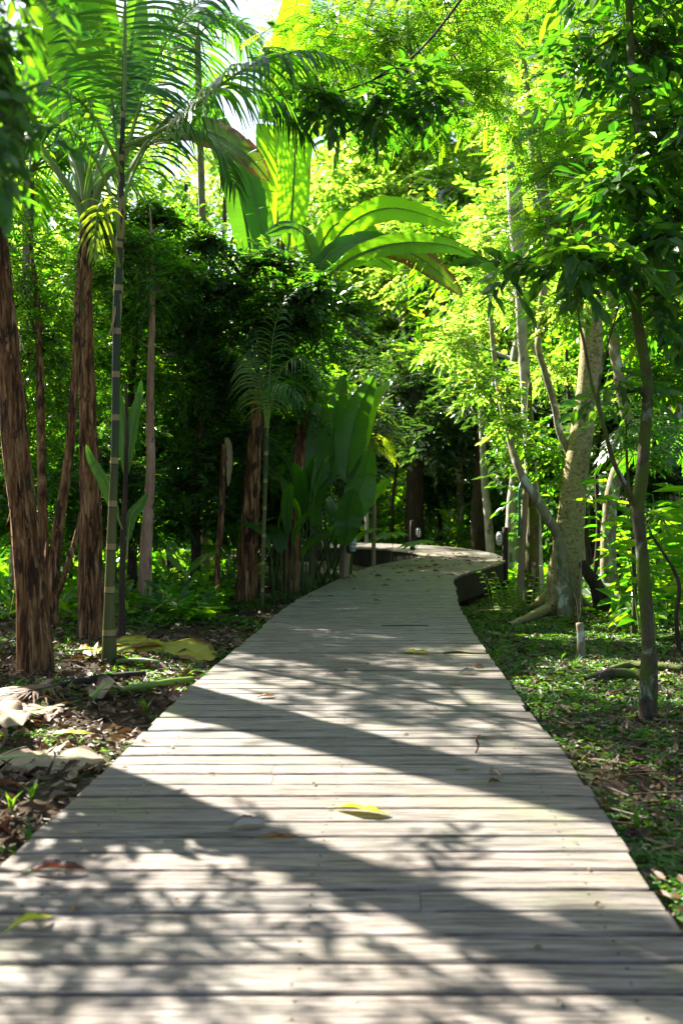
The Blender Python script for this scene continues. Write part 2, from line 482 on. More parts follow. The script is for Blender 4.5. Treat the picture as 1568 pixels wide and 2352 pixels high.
M['brown_leaf'] = broad_mat('fallen_brown_blade', [(0.30, 0.10, 0.02), (0.46, 0.20, 0.04)], [(0.3, 0.1, 0.02), (0.4, 0.2, 0.04)], (0.06, 0.025, 0.012), 0.25, tmix=0.2, rough=0.5)
M['red_leaf'] = broad_mat('fallen_red_blade', [(0.10, 0.02, 0.012), (0.22, 0.045, 0.02)], [(0.3, 0.05, 0.02), (0.4, 0.07, 0.02)], (0.04, 0.02, 0.012), 0.3, tmix=0.2, rough=0.35)
M['grey_leaf'] = broad_mat('fallen_grey_blade', [(0.25, 0.24, 0.19), (0.42, 0.40, 0.33)], [(0.2, 0.2, 0.1), (0.3, 0.3, 0.2)], (0.20, 0.10, 0.04), 0.3, tmix=0.1, rough=0.6)


def plain(name, col, rough=0.6, spec=0.4):
    m, nt, out = newmat(name)
    n = noise(nt, coords(nt, 'Object'), 40, 3)
    c = mixc(nt, mathn(nt, 'MULTIPLY', n, 0.4), col, tuple(0.6 * x for x in col))
    finish(nt, out, principled(nt, c, rough, spec=spec))
    return m


M['black_plastic'] = plain('black_plastic', (0.02, 0.02, 0.022), 0.45)
M['white_glass'] = plain('frosted_white_glass', (0.45, 0.48, 0.47), 0.3)
M['grey_hose'] = plain('grey_blue_hose', (0.16, 0.20, 0.26), 0.4)
M['green_hose'] = plain('green_hose', (0.02, 0.12, 0.06), 0.4)
# ---------------------------------------------------------------- shape builders
def tube(path, radii, sides=10, n=None, ridges=0.0, lumps=0.0, seed=0, cap=True, nr=7):
    """tapered tube through path; returns vertices, quads, uv (around, metres along)"""
    rg = np.random.default_rng(seed)
    n = n or max(4, 3 * len(path))
    p = catmull(path, n)
    rr = np.interp(np.linspace(0, 1, n), np.linspace(0, 1, len(radii)), radii)
    tan = norm(np.gradient(p, axis=0))
    ref = np.array([1.0, 0, 0]) if abs(tan[0][0]) < 0.8 else np.array([0, 0, 1.0])
    a = norm(np.cross(tan, np.cross(ref, tan))); b = np.cross(tan, a)
    ang = np.linspace(0, 2 * np.pi, sides, endpoint=False)
    prof = np.ones((n, sides))
    if ridges:
        for k in range(nr):
            fr = rg.integers(3, 13); ph = rg.uniform(0, 6.28); tw = rg.uniform(-1.2, 1.2)
            prof += ridges / nr * 2 * np.sin(fr * ang[None] + ph + tw * np.linspace(0, 6, n)[:, None])
    if lumps:
        L = np.concatenate([[0], np.cumsum(np.linalg.norm(np.diff(p, axis=0), axis=1))])
        for k in range(6):
            prof += lumps / 3 * np.sin(rg.integers(1, 4) * ang[None] + rg.uniform(3, 14) * L[:, None] + rg.uniform(0, 6.28))
    v = p[:, None] + (rr[:, None] * prof)[..., None] * (np.cos(ang)[None, :, None] * a[:, None] + np.sin(ang)[None, :, None] * b[:, None])
    L = np.concatenate([[0], np.cumsum(np.linalg.norm(np.diff(p, axis=0), axis=1))])
    i = np.arange(n - 1)[:, None] * sides; j = np.arange(sides)[None]; j2 = (j + 1) % sides
    f = np.stack([i + j, i + j2, i + sides + j2, i + sides + j], -1).reshape(-1, 4)
    uv = np.stack([np.broadcast_to(ang / 6.2832, (n, sides)), np.broadcast_to(L[:, None], (n, sides))], -1).reshape(-1, 2)
    v = v.reshape(-1, 3)
    if cap:
        v = np.vstack([v, p[-1] + tan[-1] * rr[-1] * 0.3]); k = len(v) - 1; o = (n - 1) * sides
        uv = np.vstack([uv, [0.5, L[-1]]])
        cf = np.stack([o + np.arange(sides), o + (np.arange(sides) + 1) % sides, np.full(sides, k), np.full(sides, -1)], -1)
        f = np.vstack([f, cf])
    return v, f, uv


def addtube(mb, path, radii, rnd=0.5, mat=0, **kw):
    v, f, uv = tube(path, radii, **kw)
    mb.add(v, f, rnd, mat, uv)


def box(mb, c, s, rnd=0.5, mat=0, rz=0.0):
    """box with slightly rounded vertical edges"""
    hx, hy, hz = s[0] / 2, s[1] / 2, s[2] / 2
    e = min(hx, hy) * 0.18
    ring = [(-hx + e, -hy), (hx - e, -hy), (hx, -hy + e), (hx, hy - e), (hx - e, hy), (-hx + e, hy), (-hx, hy - e), (-hx, -hy + e)]
    ca, sa = math.cos(rz), math.sin(rz)
    ring = [(x * ca - y * sa, x * sa + y * ca) for x, y in ring]
    v = [(c[0] + x * k, c[1] + y * k, c[2] + z) for z, k in ((-hz, 1), (hz - e, 1), (hz, 0.9)) for x, y in ring]
    v += [(c[0], c[1], c[2] + hz), (c[0], c[1], c[2] - hz)]
    f = []
    for r in range(2):
        for j in range(8): f.append((r * 8 + j, r * 8 + (j + 1) % 8, r * 8 + 8 + (j + 1) % 8, r * 8 + 8 + j))
    for j in range(8): f.append((16 + j, 16 + (j + 1) % 8, 24, -1)); f.append(((j + 1) % 8, j, 25, -1))
    mb.add(v, np.array(f), rnd, mat)


# sprays: little leafy twigs along +X, one unit long, later turned and scaled
def leaf_quads(base, d, side, nrm, L, W, droop=0.12, fold=0.12):
    """six-point leaf of two faces folded on the midrib"""
    tip = base + d * L - nrm * droop * L
    a = base + d * L * 0.33; b = base + d * L * 0.68 - nrm * droop * L * 0.35
    v = np.array([base, a + side * W * 0.5 + nrm * fold * W, b + side * W * 0.42 + nrm * fold * W, tip, b - side * W * 0.42 + nrm * fold * W, a - side * W * 0.5 + nrm * fold * W])
    return v, np.array([[0, 3, 2, 1], [0, 5, 4, 3]])


def spray_alt(rg, n=11, L=0.30, W=0.13, ang=55, jitter=0.35, bend=0.18, terminal=True):
    """leaves set alternately along a bending twig"""
    V, Fq, Rr = [], [], []; k = 0
    tw = np.array([[t, 0, -bend * t * t] for t in np.linspace(0, 1, 5)])
    v, f, _ = tube(tw, [0.012, 0.004], sides=3, n=5, cap=False)
    V.append(v); Fq.append(f); Rr.append(np.full(len(f), -1.0)); k += len(v)
    for i in range(n):
        t = 0.12 + 0.88 * i / max(n - 1, 1)
        c = np.array([t, 0, -bend * t * t])
        sgn = 1 if i % 2 else -1
        a = math.radians(ang * (1 - 0.45 * t) + rg.normal(0, 10)) * sgn
        if terminal and i == n - 1: a = rg.normal(0, 0.15)
        d = norm(np.array([math.cos(a), math.sin(a), rg.normal(-0.12, jitter * 0.5)]))
        up = norm(np.array([rg.normal(0, jitter), rg.normal(0, jitter), 1.0]))
        side = norm(np.cross(up, d)); nr_ = np.cross(d, side)
        l = L * rg.uniform(0.7, 1.15)
        v, f = leaf_quads(c, d, side, nr_, l, W * l / L, rg.uniform(0.02, 0.3), rg.uniform(0.02, 0.25))
        V.append(v); Fq.append(f + k); Rr.append(np.full(2, rg.uniform(0, 1))); k += 6
    return np.vstack(V), np.vstack(Fq), np.concatenate(Rr)


def spray_pinnate(rg, rachis=5, pairs=10, L=0.085, W=0.034, rl=0.5):
    """twig bearing feather-like leaves of many tiny leaflets"""
    V, Fq, Rr = [], [], []; k = 0
    for r in range(rachis):
        t = 0.1 + 0.85 * r / max(rachis - 1, 1)
        a = math.radians(rg.uniform(35, 65)) * (1 if r % 2 else -1)
        if r == rachis - 1: a = 0.1
        base = np.array([t, 0, -0.12 * t * t]); d = np.array([math.cos(a), math.sin(a), rg.normal(-0.1, 0.12)]); d = norm(d)
        ln = rl * rg.uniform(0.7, 1.15); rv = rg.uniform(0, 1)
        s2 = norm(np.cross([0, 0, 1.0], d)); u2 = np.cross(d, s2)
        roll = rg.normal(0, 0.35); s2, u2 = s2 * math.cos(roll) + u2 * math.sin(roll), u2 * math.cos(roll) - s2 * math.sin(roll)
        for j in range(pairs):
            q = (j + 1) / pairs
            c = base + d * ln * q - np.array([0, 0, 0.16 * ln * q * q])
            for sg in (1, -1):
                ld = norm(s2 * sg * 1.0 + d * 0.35)
                l = L * (1 - 0.55 * abs(q - 0.45)) * rg.uniform(0.9, 1.1)
                wv = d * W * 0.5
                v = np.array([c, c + ld * l * 0.5 + wv, c + ld * l - u2 * l * 0.1, c + ld * l * 0.5 - wv])
                V.append(v); Fq.append(np.array([[0, 1, 2, 3]]) + k); k += 4
                Rr.append([np.clip(rv + rg.normal(0, 0.08), 0, 1)])
    tw = np.array([[t, 0, -0.12 * t * t] for t in np.linspace(0, 1, 4)])
    v, f, _ = tube(tw, [0.010, 0.004], sides=3, n=4, cap=False)
    V.append(v); Fq.append(f + k); Rr.append(np.full(len(f), -1.0))
    return np.vstack(V), np.vstack(Fq), np.concatenate([np.atleast_1d(x) for x in Rr])


def spray_rosette(rg, n=7, L=1.0, W=0.45, lift=0.5):
    """low herb: leaves fanning from one point"""
    V, Fq, Rr = [], [], []; k = 0
    for i in range(n):
        a = 6.283 * i / n + rg.normal(0, 0.35); e = rg.uniform(0.1, lift)
        d = norm(np.array([math.cos(a), math.sin(a), e])); side = np.array([-math.sin(a), math.cos(a), 0]); nr_ = np.cross(d, side)
        if nr_[2] < 0: nr_ = -nr_
        l = L * rg.uniform(0.55, 1.1)
        v, f = leaf_quads(d * 0.12 * L + np.array([0, 0, 0.12 * L]), d, side, nr_, l, W * l / L, rg.uniform(0.1, 0.45), 0.15)
        V.append(v); Fq.append(f + k); Rr.append(np.full(2, rg.uniform(0, 1))); k += 6
    return np.vstack(V), np.vstack(Fq), np.concatenate(Rr)


def spray_blades(rg, n=7, L=1.0, W=0.10):
    """upright narrow grassy blades"""
    V, Fq, Rr = [], [], []; k = 0
    for i in range(n):
        a = rg.uniform(0, 6.283); o = rg.uniform(0.15, 0.7); l = L * rg.uniform(0.6, 1.1)
        h = np.array([math.cos(a), math.sin(a), 0]); s = np.array([-math.sin(a), math.cos(a), 0]) * W * 0.5
        c = [np.array([0, 0, 0.0]), h * o * 0.25 * l + np.array([0, 0, 0.5 * l]), h * o * l + np.array([0, 0, 0.8 * l])]
        v = np.array([c[0] - s * 0.6, c[0] + s * 0.6, c[1] + s, c[2], c[1] - s])
        V.append(v); Fq.append(np.array([[0, 1, 2, 4], [4, 2, 3, -1]]) + np.array([[k] * 4, [k, k, k, 0]])); k += 5
        Rr.append(np.full(2, rg.uniform(0, 1)))
    return np.vstack(V), np.vstack(Fq), np.concatenate(Rr)


_rg = np.random.default_rng(5)
SP = {
    'broad': [spray_alt(_rg, 11, 0.26, 0.11) for _ in range(6)],
    'big': [spray_alt(_rg, 8, 0.42, 0.17, 50, 0.3, 0.25) for _ in range(6)],
    'lance': [spray_alt(_rg, 13, 0.30, 0.075, 45, 0.35, 0.25) for _ in range(6)],
    'compound': [spray_alt(_rg, 15, 0.17, 0.085, 70, 0.15, 0.25) for _ in range(6)],
    'pinnate': [spray_pinnate(_rg) for _ in range(5)],
    'round': [spray_alt(_rg, 9, 0.24, 0.17, 60, 0.5, 0.3) for _ in range(6)],
    'rosette': [spray_rosette(_rg) for _ in range(6)],
    'blades': [spray_blades(_rg) for _ in range(4)],
}


def place(mb, proto, pos, yaw, pitch, roll, scale, rg, lo=0.0, hi=1.0, leafmat=0, twigmat=1):
    """put turned and scaled copies of the twigs in proto at pos, all into one mesh"""
    pos = np.asarray(pos); k = len(pos)
    if k == 0: return
    which = rg.integers(0, len(proto), k)
    cy_, sy = np.cos(yaw), np.sin(yaw); cp, sp_ = np.cos(pitch), np.sin(pitch); cr, sr = np.cos(roll), np.sin(roll)
    z = np.zeros(k); o = np.ones(k)
    Rz = np.stack([np.stack([cy_, -sy, z], -1), np.stack([sy, cy_, z], -1), np.stack([z, z, o], -1)], 1)
    Ry = np.stack([np.stack([cp, z, -sp_], -1), np.stack([z, o, z], -1), np.stack([sp_, z, cp], -1)], 1)
    Rx = np.stack([np.stack([o, z, z], -1), np.stack([z, cr, -sr], -1), np.stack([z, sr, cr], -1)], 1)
    Rm = Rz @ Ry @ Rx
    tone = np.clip(rg.normal(0.0, 0.16, k), -0.35, 0.35)
    for w in range(len(proto)):
        idx = np.where(which == w)[0]
        if not len(idx): continue
        v, f, r = proto[w]
        vv = np.einsum('kij,nj->kni', Rm[idx], v) * scale[idx][:, None, None] + pos[idx][:, None]
        off = (np.arange(len(idx)) * len(v))[:, None, None]
        ff = np.where(f[None] < 0, -1, f[None] + off).reshape(-1, 4)
        rr = r[None] * (hi - lo) + lo + tone[idx][:, None] * (hi - lo)
        rr = np.clip(rr, 0.0, 0.9)
        rr = np.where(np.broadcast_to(rg.random(len(idx))[:, None] < 0.02, rr.shape) & (np.arange(len(r))[None] % 7 < 2), 0.99, rr)
        tw = np.broadcast_to((r < 0)[None], rr.shape)
        # keep -1 faces when offsetting triangles
        fo = ff.copy(); fo[fo >= 0] += mb.n
        mb.v.append(vv.reshape(-1, 3)); mb.f.append(fo); mb.n += len(idx) * len(v)
        mb.r.append(np.where(tw, 0.5, rr).ravel()); mb.m.append(np.where(tw, twigmat, leafmat).ravel())
        mb.uv.append(np.zeros((len(idx) * len(v), 2)))


def clump_points(rg, c, r, n, shell=0.55):
    """n points in an ellipsoid, denser towards its skin; also outward direction"""
    u = norm(rg.normal(size=(n, 3)))
    rad = rg.uniform(shell ** 3, 1, n) ** (1 / 3)
    rad = np.where(rg.random(n) < 0.3, rg.uniform(0.1, 1, n), rad)
    # lumpy outline
    lump = 1 + 0.18 * np.sin(4 * u[:, 0] + 3 * u[:, 2]) + 0.16 * np.sin(5 * u[:, 1] - 4 * u[:, 2] + 2)
    return np.asarray(c) + u * (rad * lump)[:, None] * np.asarray(r), u


def foliage(mb, clumps, proto, n, scale, rg, droop=0.1, lo=0.0, hi=1.0):
    """clumps: (centre, (rx, ry, rz), weight)"""
    tot = sum(c[2] for c in clumps)
    for c, r, w in clumps:
        k = int(n * w / tot)
        p, u = clump_points(rg, c, r, k)
        yaw = np.arctan2(u[:, 1], u[:, 0]) + rg.normal(0, 0.7, k)
        pitch = np.clip(u[:, 2] * 0.6 - droop + rg.normal(0, 0.3, k), -1.2, 1.2)
        sc = scale * rg.uniform(0.7, 1.25, k)
        # start the twig a little inside so that its leaves lie on the skin
        st = p - np.stack([np.cos(yaw), np.sin(yaw), np.sin(pitch)], -1) * sc[:, None] * 0.5
        place(mb, SP[proto], st, yaw, pitch, rg.normal(0, 0.35, k), sc, rg, lo, hi)


def limbs(mb, start_pts, clumps, r0, rg, per=5):
    """limbs from the trunk to each clump and thin boughs inside the clump"""
    for c, r, w in clumps:
        c = np.asarray(c, float)
        s = start_pts[np.argmin([np.linalg.norm(c - q) + 1.2 * max(0, q[2] - c[2]) for q in start_pts])]
        mid = 0.5 * (s + c) + np.array([0, 0, 0.12 * np.linalg.norm(c - s)]) + rg.normal(0, 0.06, 3)
        addtube(mb, [s, mid, c], [r0, r0 * 0.7, r0 * 0.4], sides=6, n=8, seed=int(rg.integers(99)))
        for k in range(per):
            e = c + norm(rg.normal(size=3)) * np.asarray(r) * rg.uniform(0.6, 0.95)
            m2 = 0.5 * (c + e) + rg.normal(0, 0.08, 3) * np.mean(r)
            a = c if k % 2 else mid
            addtube(mb, [a, m2, e], [r0 * 0.4, r0 * 0.22, r0 * 0.08], sides=4, n=6, cap=False)


def tree(name, label, cat, trunk, radii, bark, clumps, proto, leaf, n, scale, rg_seed, group=None, ridges=0.0, lumps=0.05,
         limb_r=None, lo=0.0, hi=1.0, droop=0.1, sides=14, per=5, trunk_name='trunk', nseg=None, extra=None, bury=0.15, starts=0.45):
    """trunk: points; clumps: (centre, radii, weight)"""
    rg = np.random.default_rng(rg_seed)
    trunk = [np.asarray(t, float) for t in trunk]
    base = trunk[0].copy()
    t = thing(name, label, cat, base, group)
    if bury:
        trunk = [trunk[0] - np.array([0, 0, bury])] + trunk
        radii = [radii[0] * 1.15] + list(radii)
    mb = MB()
    addtube(mb, trunk, radii, sides=sides, n=nseg or 6 * len(trunk), ridges=ridges, lumps=lumps, seed=rg_seed)
    if extra: extra(mb)
    mb.build(trunk_name, M[bark], t, smooth=True)
    if clumps:
        pts = catmull(trunk, 30); pts = pts[int(30 * starts):]
        for cc in clumps:
            mb = MB()
            limbs(mb, pts, [cc], limb_r or radii[-1] * 0.7, rg, per)
            mb.build('branch', M[bark], t, smooth=True)
        mb = MB()
        foliage(mb, clumps, proto, n, scale, rg, droop, lo, hi)
        mb.build('crown', [M[leaf], M['twig']], t)
    return t


def banana_leaf(path, width, face, parent=None, mat='banana', name='leaf', blade=0.12, fold=0.22, droop=0.15, tears=4, seed=0,
                rib_r=0.012, wave=0.05, tip=0.85, roundness=0.55, label=None, n=30, ribmat='rib'):
    """long blade on a midrib. path: control points from petiole base to tip; face: direction the upper face looks; width: half width"""
    rg = np.random.default_rng(seed)
    fine = catmull(path, 120)
    face = norm(np.asarray(face, float))
    Ltot = np.linalg.norm(np.diff(fine, axis=0), axis=1).sum()

    def at(t):
        t = np.clip(t, 0, 1); i = t * 119
        i0 = np.minimum(i.astype(int), 118); fr = (i - i0)[..., None]
        p = fine[i0] * (1 - fr) + fine[i0 + 1] * fr
        j0 = np.maximum(i0 - 2, 0); j1 = np.minimum(i0 + 3, 119)
        return p, norm(fine[j1] - fine[j0])

    def prof(s):
        s = np.clip(s, 0, 1)
        return np.clip(np.sin(np.pi * np.clip(s, 0.0, 1) ** tip), 0, 1) ** roundness
    mb = MB()
    ph = rg.uniform(0, 6.28, 4)
    for sg in (1, -1):
        cuts = np.sort(rg.uniform(0.08, 0.95, tears)) if tears else np.array([])
        b = np.concatenate([[0], cuts, [1]])
        for i in range(len(b) - 1):
            gap = rg.uniform(0.001, 0.005); tilt = rg.normal(0, 0.10) if tears else 0
            rows = max(3, int(n * (b[i + 1] - b[i])) + 1); cols = 6
            s = np.linspace(0, 1, rows)[:, None]; u = np.linspace(0, 1, cols)[None]
            g0 = gap if i > 0 else 0; g1 = gap if i < len(b) - 2 else 0
            S_ = (b[i] + g0 * u) * (1 - s) + (b[i + 1] - g1 * u) * s
            Tt = blade + (1 - blade) * S_
            p, tn = at(Tt + 0.012 * u * 0)
            side = norm(np.cross(tn, face)) * sg
            nr_ = norm(np.cross(side, tn)) * sg
            nr_ = np.where((nr_ @ face)[..., None] < 0, -nr_, nr_)
            w = width * prof(S_) * (1 + 0.05 * np.sin(9 * S_ + ph[0] + sg) + 0.03 * np.sin(31 * S_ + ph[1] * sg))
            lat = u * w
            up = lat * math.sin(fold) - droop * u ** 2 * w - tilt * u * w + wave * w * u * np.sin(14 * S_ + ph[2] + 2 * sg) + 0.5 * wave * w * u * np.sin(37 * S_ + ph[3] * sg)
            v = p + side * (lat * math.cos(fold))[..., None] + nr_ * up[..., None] + tn * (0.18 * u * w * (1 - S_))[..., None]
            v[..., 2] -= (droop * 0.7 * u ** 2 * w)
            idx = np.arange(rows * cols).reshape(rows, cols)
            f = np.stack([idx[:-1, :-1], idx[:-1, 1:], idx[1:, 1:], idx[1:, :-1]], -1).reshape(-1, 4)
            uv = np.stack([np.broadcast_to(sg * u, v.shape[:2]), Tt * Ltot], -1).reshape(-1, 2)
            mb.add(v.reshape(-1, 3), f, 0.5, 0, uv)
    lf = mb.build(name, M[mat], parent, smooth=True, label=label)
    mr = MB()
    q = catmull(path, 16)
    addtube(mr, q - face * rib_r * 0.3, np.linspace(rib_r * 1.6, rib_r * 0.15, 16), 0.5, sides=6, n=24)
    if parent is None:
        return lf, mr
    mr.build('midrib', M[ribmat], lf, smooth=True)
    return lf


def frond_mesh(path, leaflet, pairs=36, width=0.03, face=(0, 0, 1), start=0.15, droop=0.5, angle=(75, 25), rg=None, rib=0.012, segs=5, vee=0.25, grav=1.0, taper=0.45):
    """feather palm frond as one mesh: slot 0 leaflets, slot 1 stalk"""
    rg = rg or np.random.default_rng(1)
    fine = catmull(path, 90); face = norm(np.asarray(face, float))
    mb = MB()
    addtube(mb, fine[::6], np.linspace(rib * 1.5, rib * 0.2, 15), 0.5, 1, sides=5, n=24)
    for i in range(pairs):
        s = (i + 0.5) / pairs; t = start + (1 - start) * s
        k = int(min(t * 89, 88)); c = fine[k]; tn = norm(fine[min(k + 2, 89)] - fine[max(k - 2, 0)])
        side = norm(np.cross(tn, face)); nr_ = norm(np.cross(side, tn))
        if nr_ @ face < 0: nr_ = -nr_
        for sg in (1, -1):
            a = math.radians(angle[0] + (angle[1] - angle[0]) * s + rg.normal(0, 4))
            d = norm(side * sg * math.sin(a) + tn * math.cos(a) + nr_ * (vee + rg.normal(0, 0.06)))
            L = leaflet * (0.55 + 0.45 * math.sin(math.pi * min(1, s * 1.15 + 0.12))) * (1 - taper * max(0, s - 0.6) / 0.4) * rg.uniform(0.9, 1.08)
            q = np.linspace(0, 1, segs + 1)[:, None]
            ctr = c + d * L * q + np.array([0, 0, -1.0]) * grav * droop * L * q ** 2.2 * rg.uniform(0.7, 1.2)
            tt = norm(np.gradient(ctr, axis=0)); wv = norm(np.cross(tt, nr_ + 0.25 * tn * sg))
            w = width * np.array([0.45, 1, 1, 0.85, 0.5, 0.04])[:segs + 1][:, None] * 0.5
            v = np.stack([ctr - wv * w, ctr + wv * w], 1).reshape(-1, 3)
            f = np.array([[2 * j, 2 * j + 1, 2 * j + 3, 2 * j + 2] for j in range(segs)])
            mb.add(v, f, float(np.clip(rg.normal(0.5, 0.2), 0, 1)), 0)
    return mb


def frond(parent, path, leaflet, mat='palm_leaf', **kw):
    mb = frond_mesh(path, leaflet, **kw)
    return mb.build('frond', [M[mat], M['petiole']], parent)


def arch(base, direction, length, rise, fall, n=6):
    """path that leaves base, climbs and then bows over"""
    d = np.asarray(direction, float); d = d / max(np.linalg.norm(d[:2]), 1e-6)
    out = []
    for q in np.linspace(0, 1, n):
        out.append(np.asarray(base) + np.array([d[0] * length * (q ** 1.25), d[1] * length * (q ** 1.25), rise * q - fall * q ** 2.4]))
    return out


def shreds(trunk, radii, n, rg, rmax=0.012, llen=(0.12, 0.5)):
    """loose peeling strips lying against a shaggy trunk"""
    def f(mb):
        p = catmull(trunk, 60); rr = np.interp(np.linspace(0, 1, 60), np.linspace(0, 1, len(radii)), radii)
        for _ in range(n):
            k = rg.integers(4, 56); a = rg.uniform(0, 6.283); L = rg.uniform(*llen); w = rg.uniform(0.012, 0.035)
            out = np.array([math.cos(a), math.sin(a), 0]); s = np.array([-math.sin(a), math.cos(a), 0]) * w
            c0 = p[k] + out * rr[k] * 1.02
            sgn = -1 if rg.random() < 0.6 else 1
            pts = []
            lift = rg.uniform(0.0, 0.05)
            for q in np.linspace(0, 1, 5):
                z = L * q * sgn
                kk = int(np.clip(k + z / max(np.linalg.norm(p[-1] - p[0]), 0.1) * 60, 0, 59))
                pts.append(p[kk] * [1, 1, 0] + [0, 0, c0[2] + z] + out * (rr[kk] * 1.03 + lift * q ** 2) + s * 0.4 * q * rg.normal())
            v = []
            for i_, c in enumerate(pts):
                ww = 1 - 0.75 * (i_ / 4) ** 2
                v += [c - s * ww * 0.5, c + s * ww * 0.5]
            fq = [[2 * j, 2 * j + 1, 2 * j + 3, 2 * j + 2] for j in range(4)]
            mb.add(v, np.array(fq))
    return f
# ---------------------------------------------------------------- ground
def axis(lo, hi, near_lo, near_hi, fine, grow=1.18):
    a = list(np.arange(near_lo, near_hi, fine)); s = fine
    x = near_hi
    while x < hi: a.append(x); s *= grow; x += s
    s = fine; x = near_lo - s; b = []
    while x > lo: b.append(x); s *= grow; x -= s
    return np.array(sorted(b) + a)


gx = axis(-160, 160, -6, 7, 0.07); gy = axis(-30, 320, 1.0, 16, 0.08)
XX, YY = np.meshgrid(gx, gy)
ZZ = gz(XX, YY)
near = (np.abs(XX) < 8) & (YY < 18) & (YY > 0)
ZZ = ZZ + np.where(near, R.normal(0, 0.008, XX.shape), 0)
ny, nx = XX.shape
gi = np.arange(nx * ny).reshape(ny, nx)
mb = MB()
mb.add(np.stack([XX, YY, ZZ], -1).reshape(-1, 3), np.stack([gi[:-1, :-1], gi[:-1, 1:], gi[1:, 1:], gi[1:, :-1]], -1).reshape(-1, 4))
tag(mb.build('ground', M['soil'], smooth=True), 'dark forest soil under litter on both sides of the boardwalk', None, None, 'structure')

# ---------------------------------------------------------------- boardwalk
Lp = [(-1.20, -0.6), (-1.12, 1.2), (-1.02, 3.0), (-.957, 3.95), (-.875, 5.8), (-.74, 7.6), (-.55, 10.1), (-.32, 11.8), (0.0, 13.6), (.5, 16.0), (1.05, 17.4), (1.37, 18.3), (1.52, 19.0), (1.50, 19.8), (1.25, 20.7), (.7, 21.5), (-.4, 22.1), (-1.7, 23.0), (-2.6, 25.5)]
Rp = [(.70, -0.6), (.80, 1.2), (.888, 3.0), (.945, 3.95), (.99, 5.8), (1.06, 7.6), (1.20, 10.1), (1.37, 11.9), (1.59, 13.8), (2.28, 15.7), (2.72, 16.9), (2.93, 17.8), (3.0, 18.9), (2.95, 20.0), (2.75, 21.2), (2.2, 22.7), (1.2, 23.7), (.2, 24.8), (-.6, 27.0)]
Lp = np.array(Lp); Rp = np.array(Rp)
LL = catmull(np.c_[Lp, np.zeros(len(Lp))], 700); RR = catmull(np.c_[Rp, np.zeros(len(Rp))], 700)


# both edges share the parameter of their control points
def both(n):
    out_l, out_r = [], []
    t = np.linspace(0, len(Lp) - 1, n)
    pl = np.vstack([2 * Lp[0] - Lp[1], Lp, 2 * Lp[-1] - Lp[-2]]); pr = np.vstack([2 * Rp[0] - Rp[1], Rp, 2 * Rp[-1] - Rp[-2]])
    for s in t:
        i = min(int(s), len(Lp) - 2); u = s - i
        for p, o in ((pl, out_l), (pr, out_r)):
            a, b, c, d = p[i], p[i + 1], p[i + 2], p[i + 3]
            o.append(0.5 * (2 * b + (c - a) * u + (2 * a - 5 * b + 4 * c - d) * u * u + (3 * b - a - 3 * c + d) * u ** 3))
    return np.array(out_l), np.array(out_r)


EL, ER = both(3000)
mid = 0.5 * (EL + ER)
cum = np.concatenate([[0], np.cumsum(np.linalg.norm(np.diff(mid, axis=0), axis=1))])
walk = thing('boardwalk_path', 'weathered grey timber boardwalk curving into the forest', None, (0, 0, 0), kind='structure')
mb = MB()
pitch_, gap_, th = 0.147, 0.0155, 0.034
rgp = np.random.default_rng(3)
K = int(cum[-1] / pitch_)
tiltk = 0.0
bnd_a = rgp.normal(0, 0.004, K + 1)


def edge_at(arr, s):
    return np.array([np.interp(s, cum, arr[:, 0]), np.interp(s, cum, arr[:, 1])])


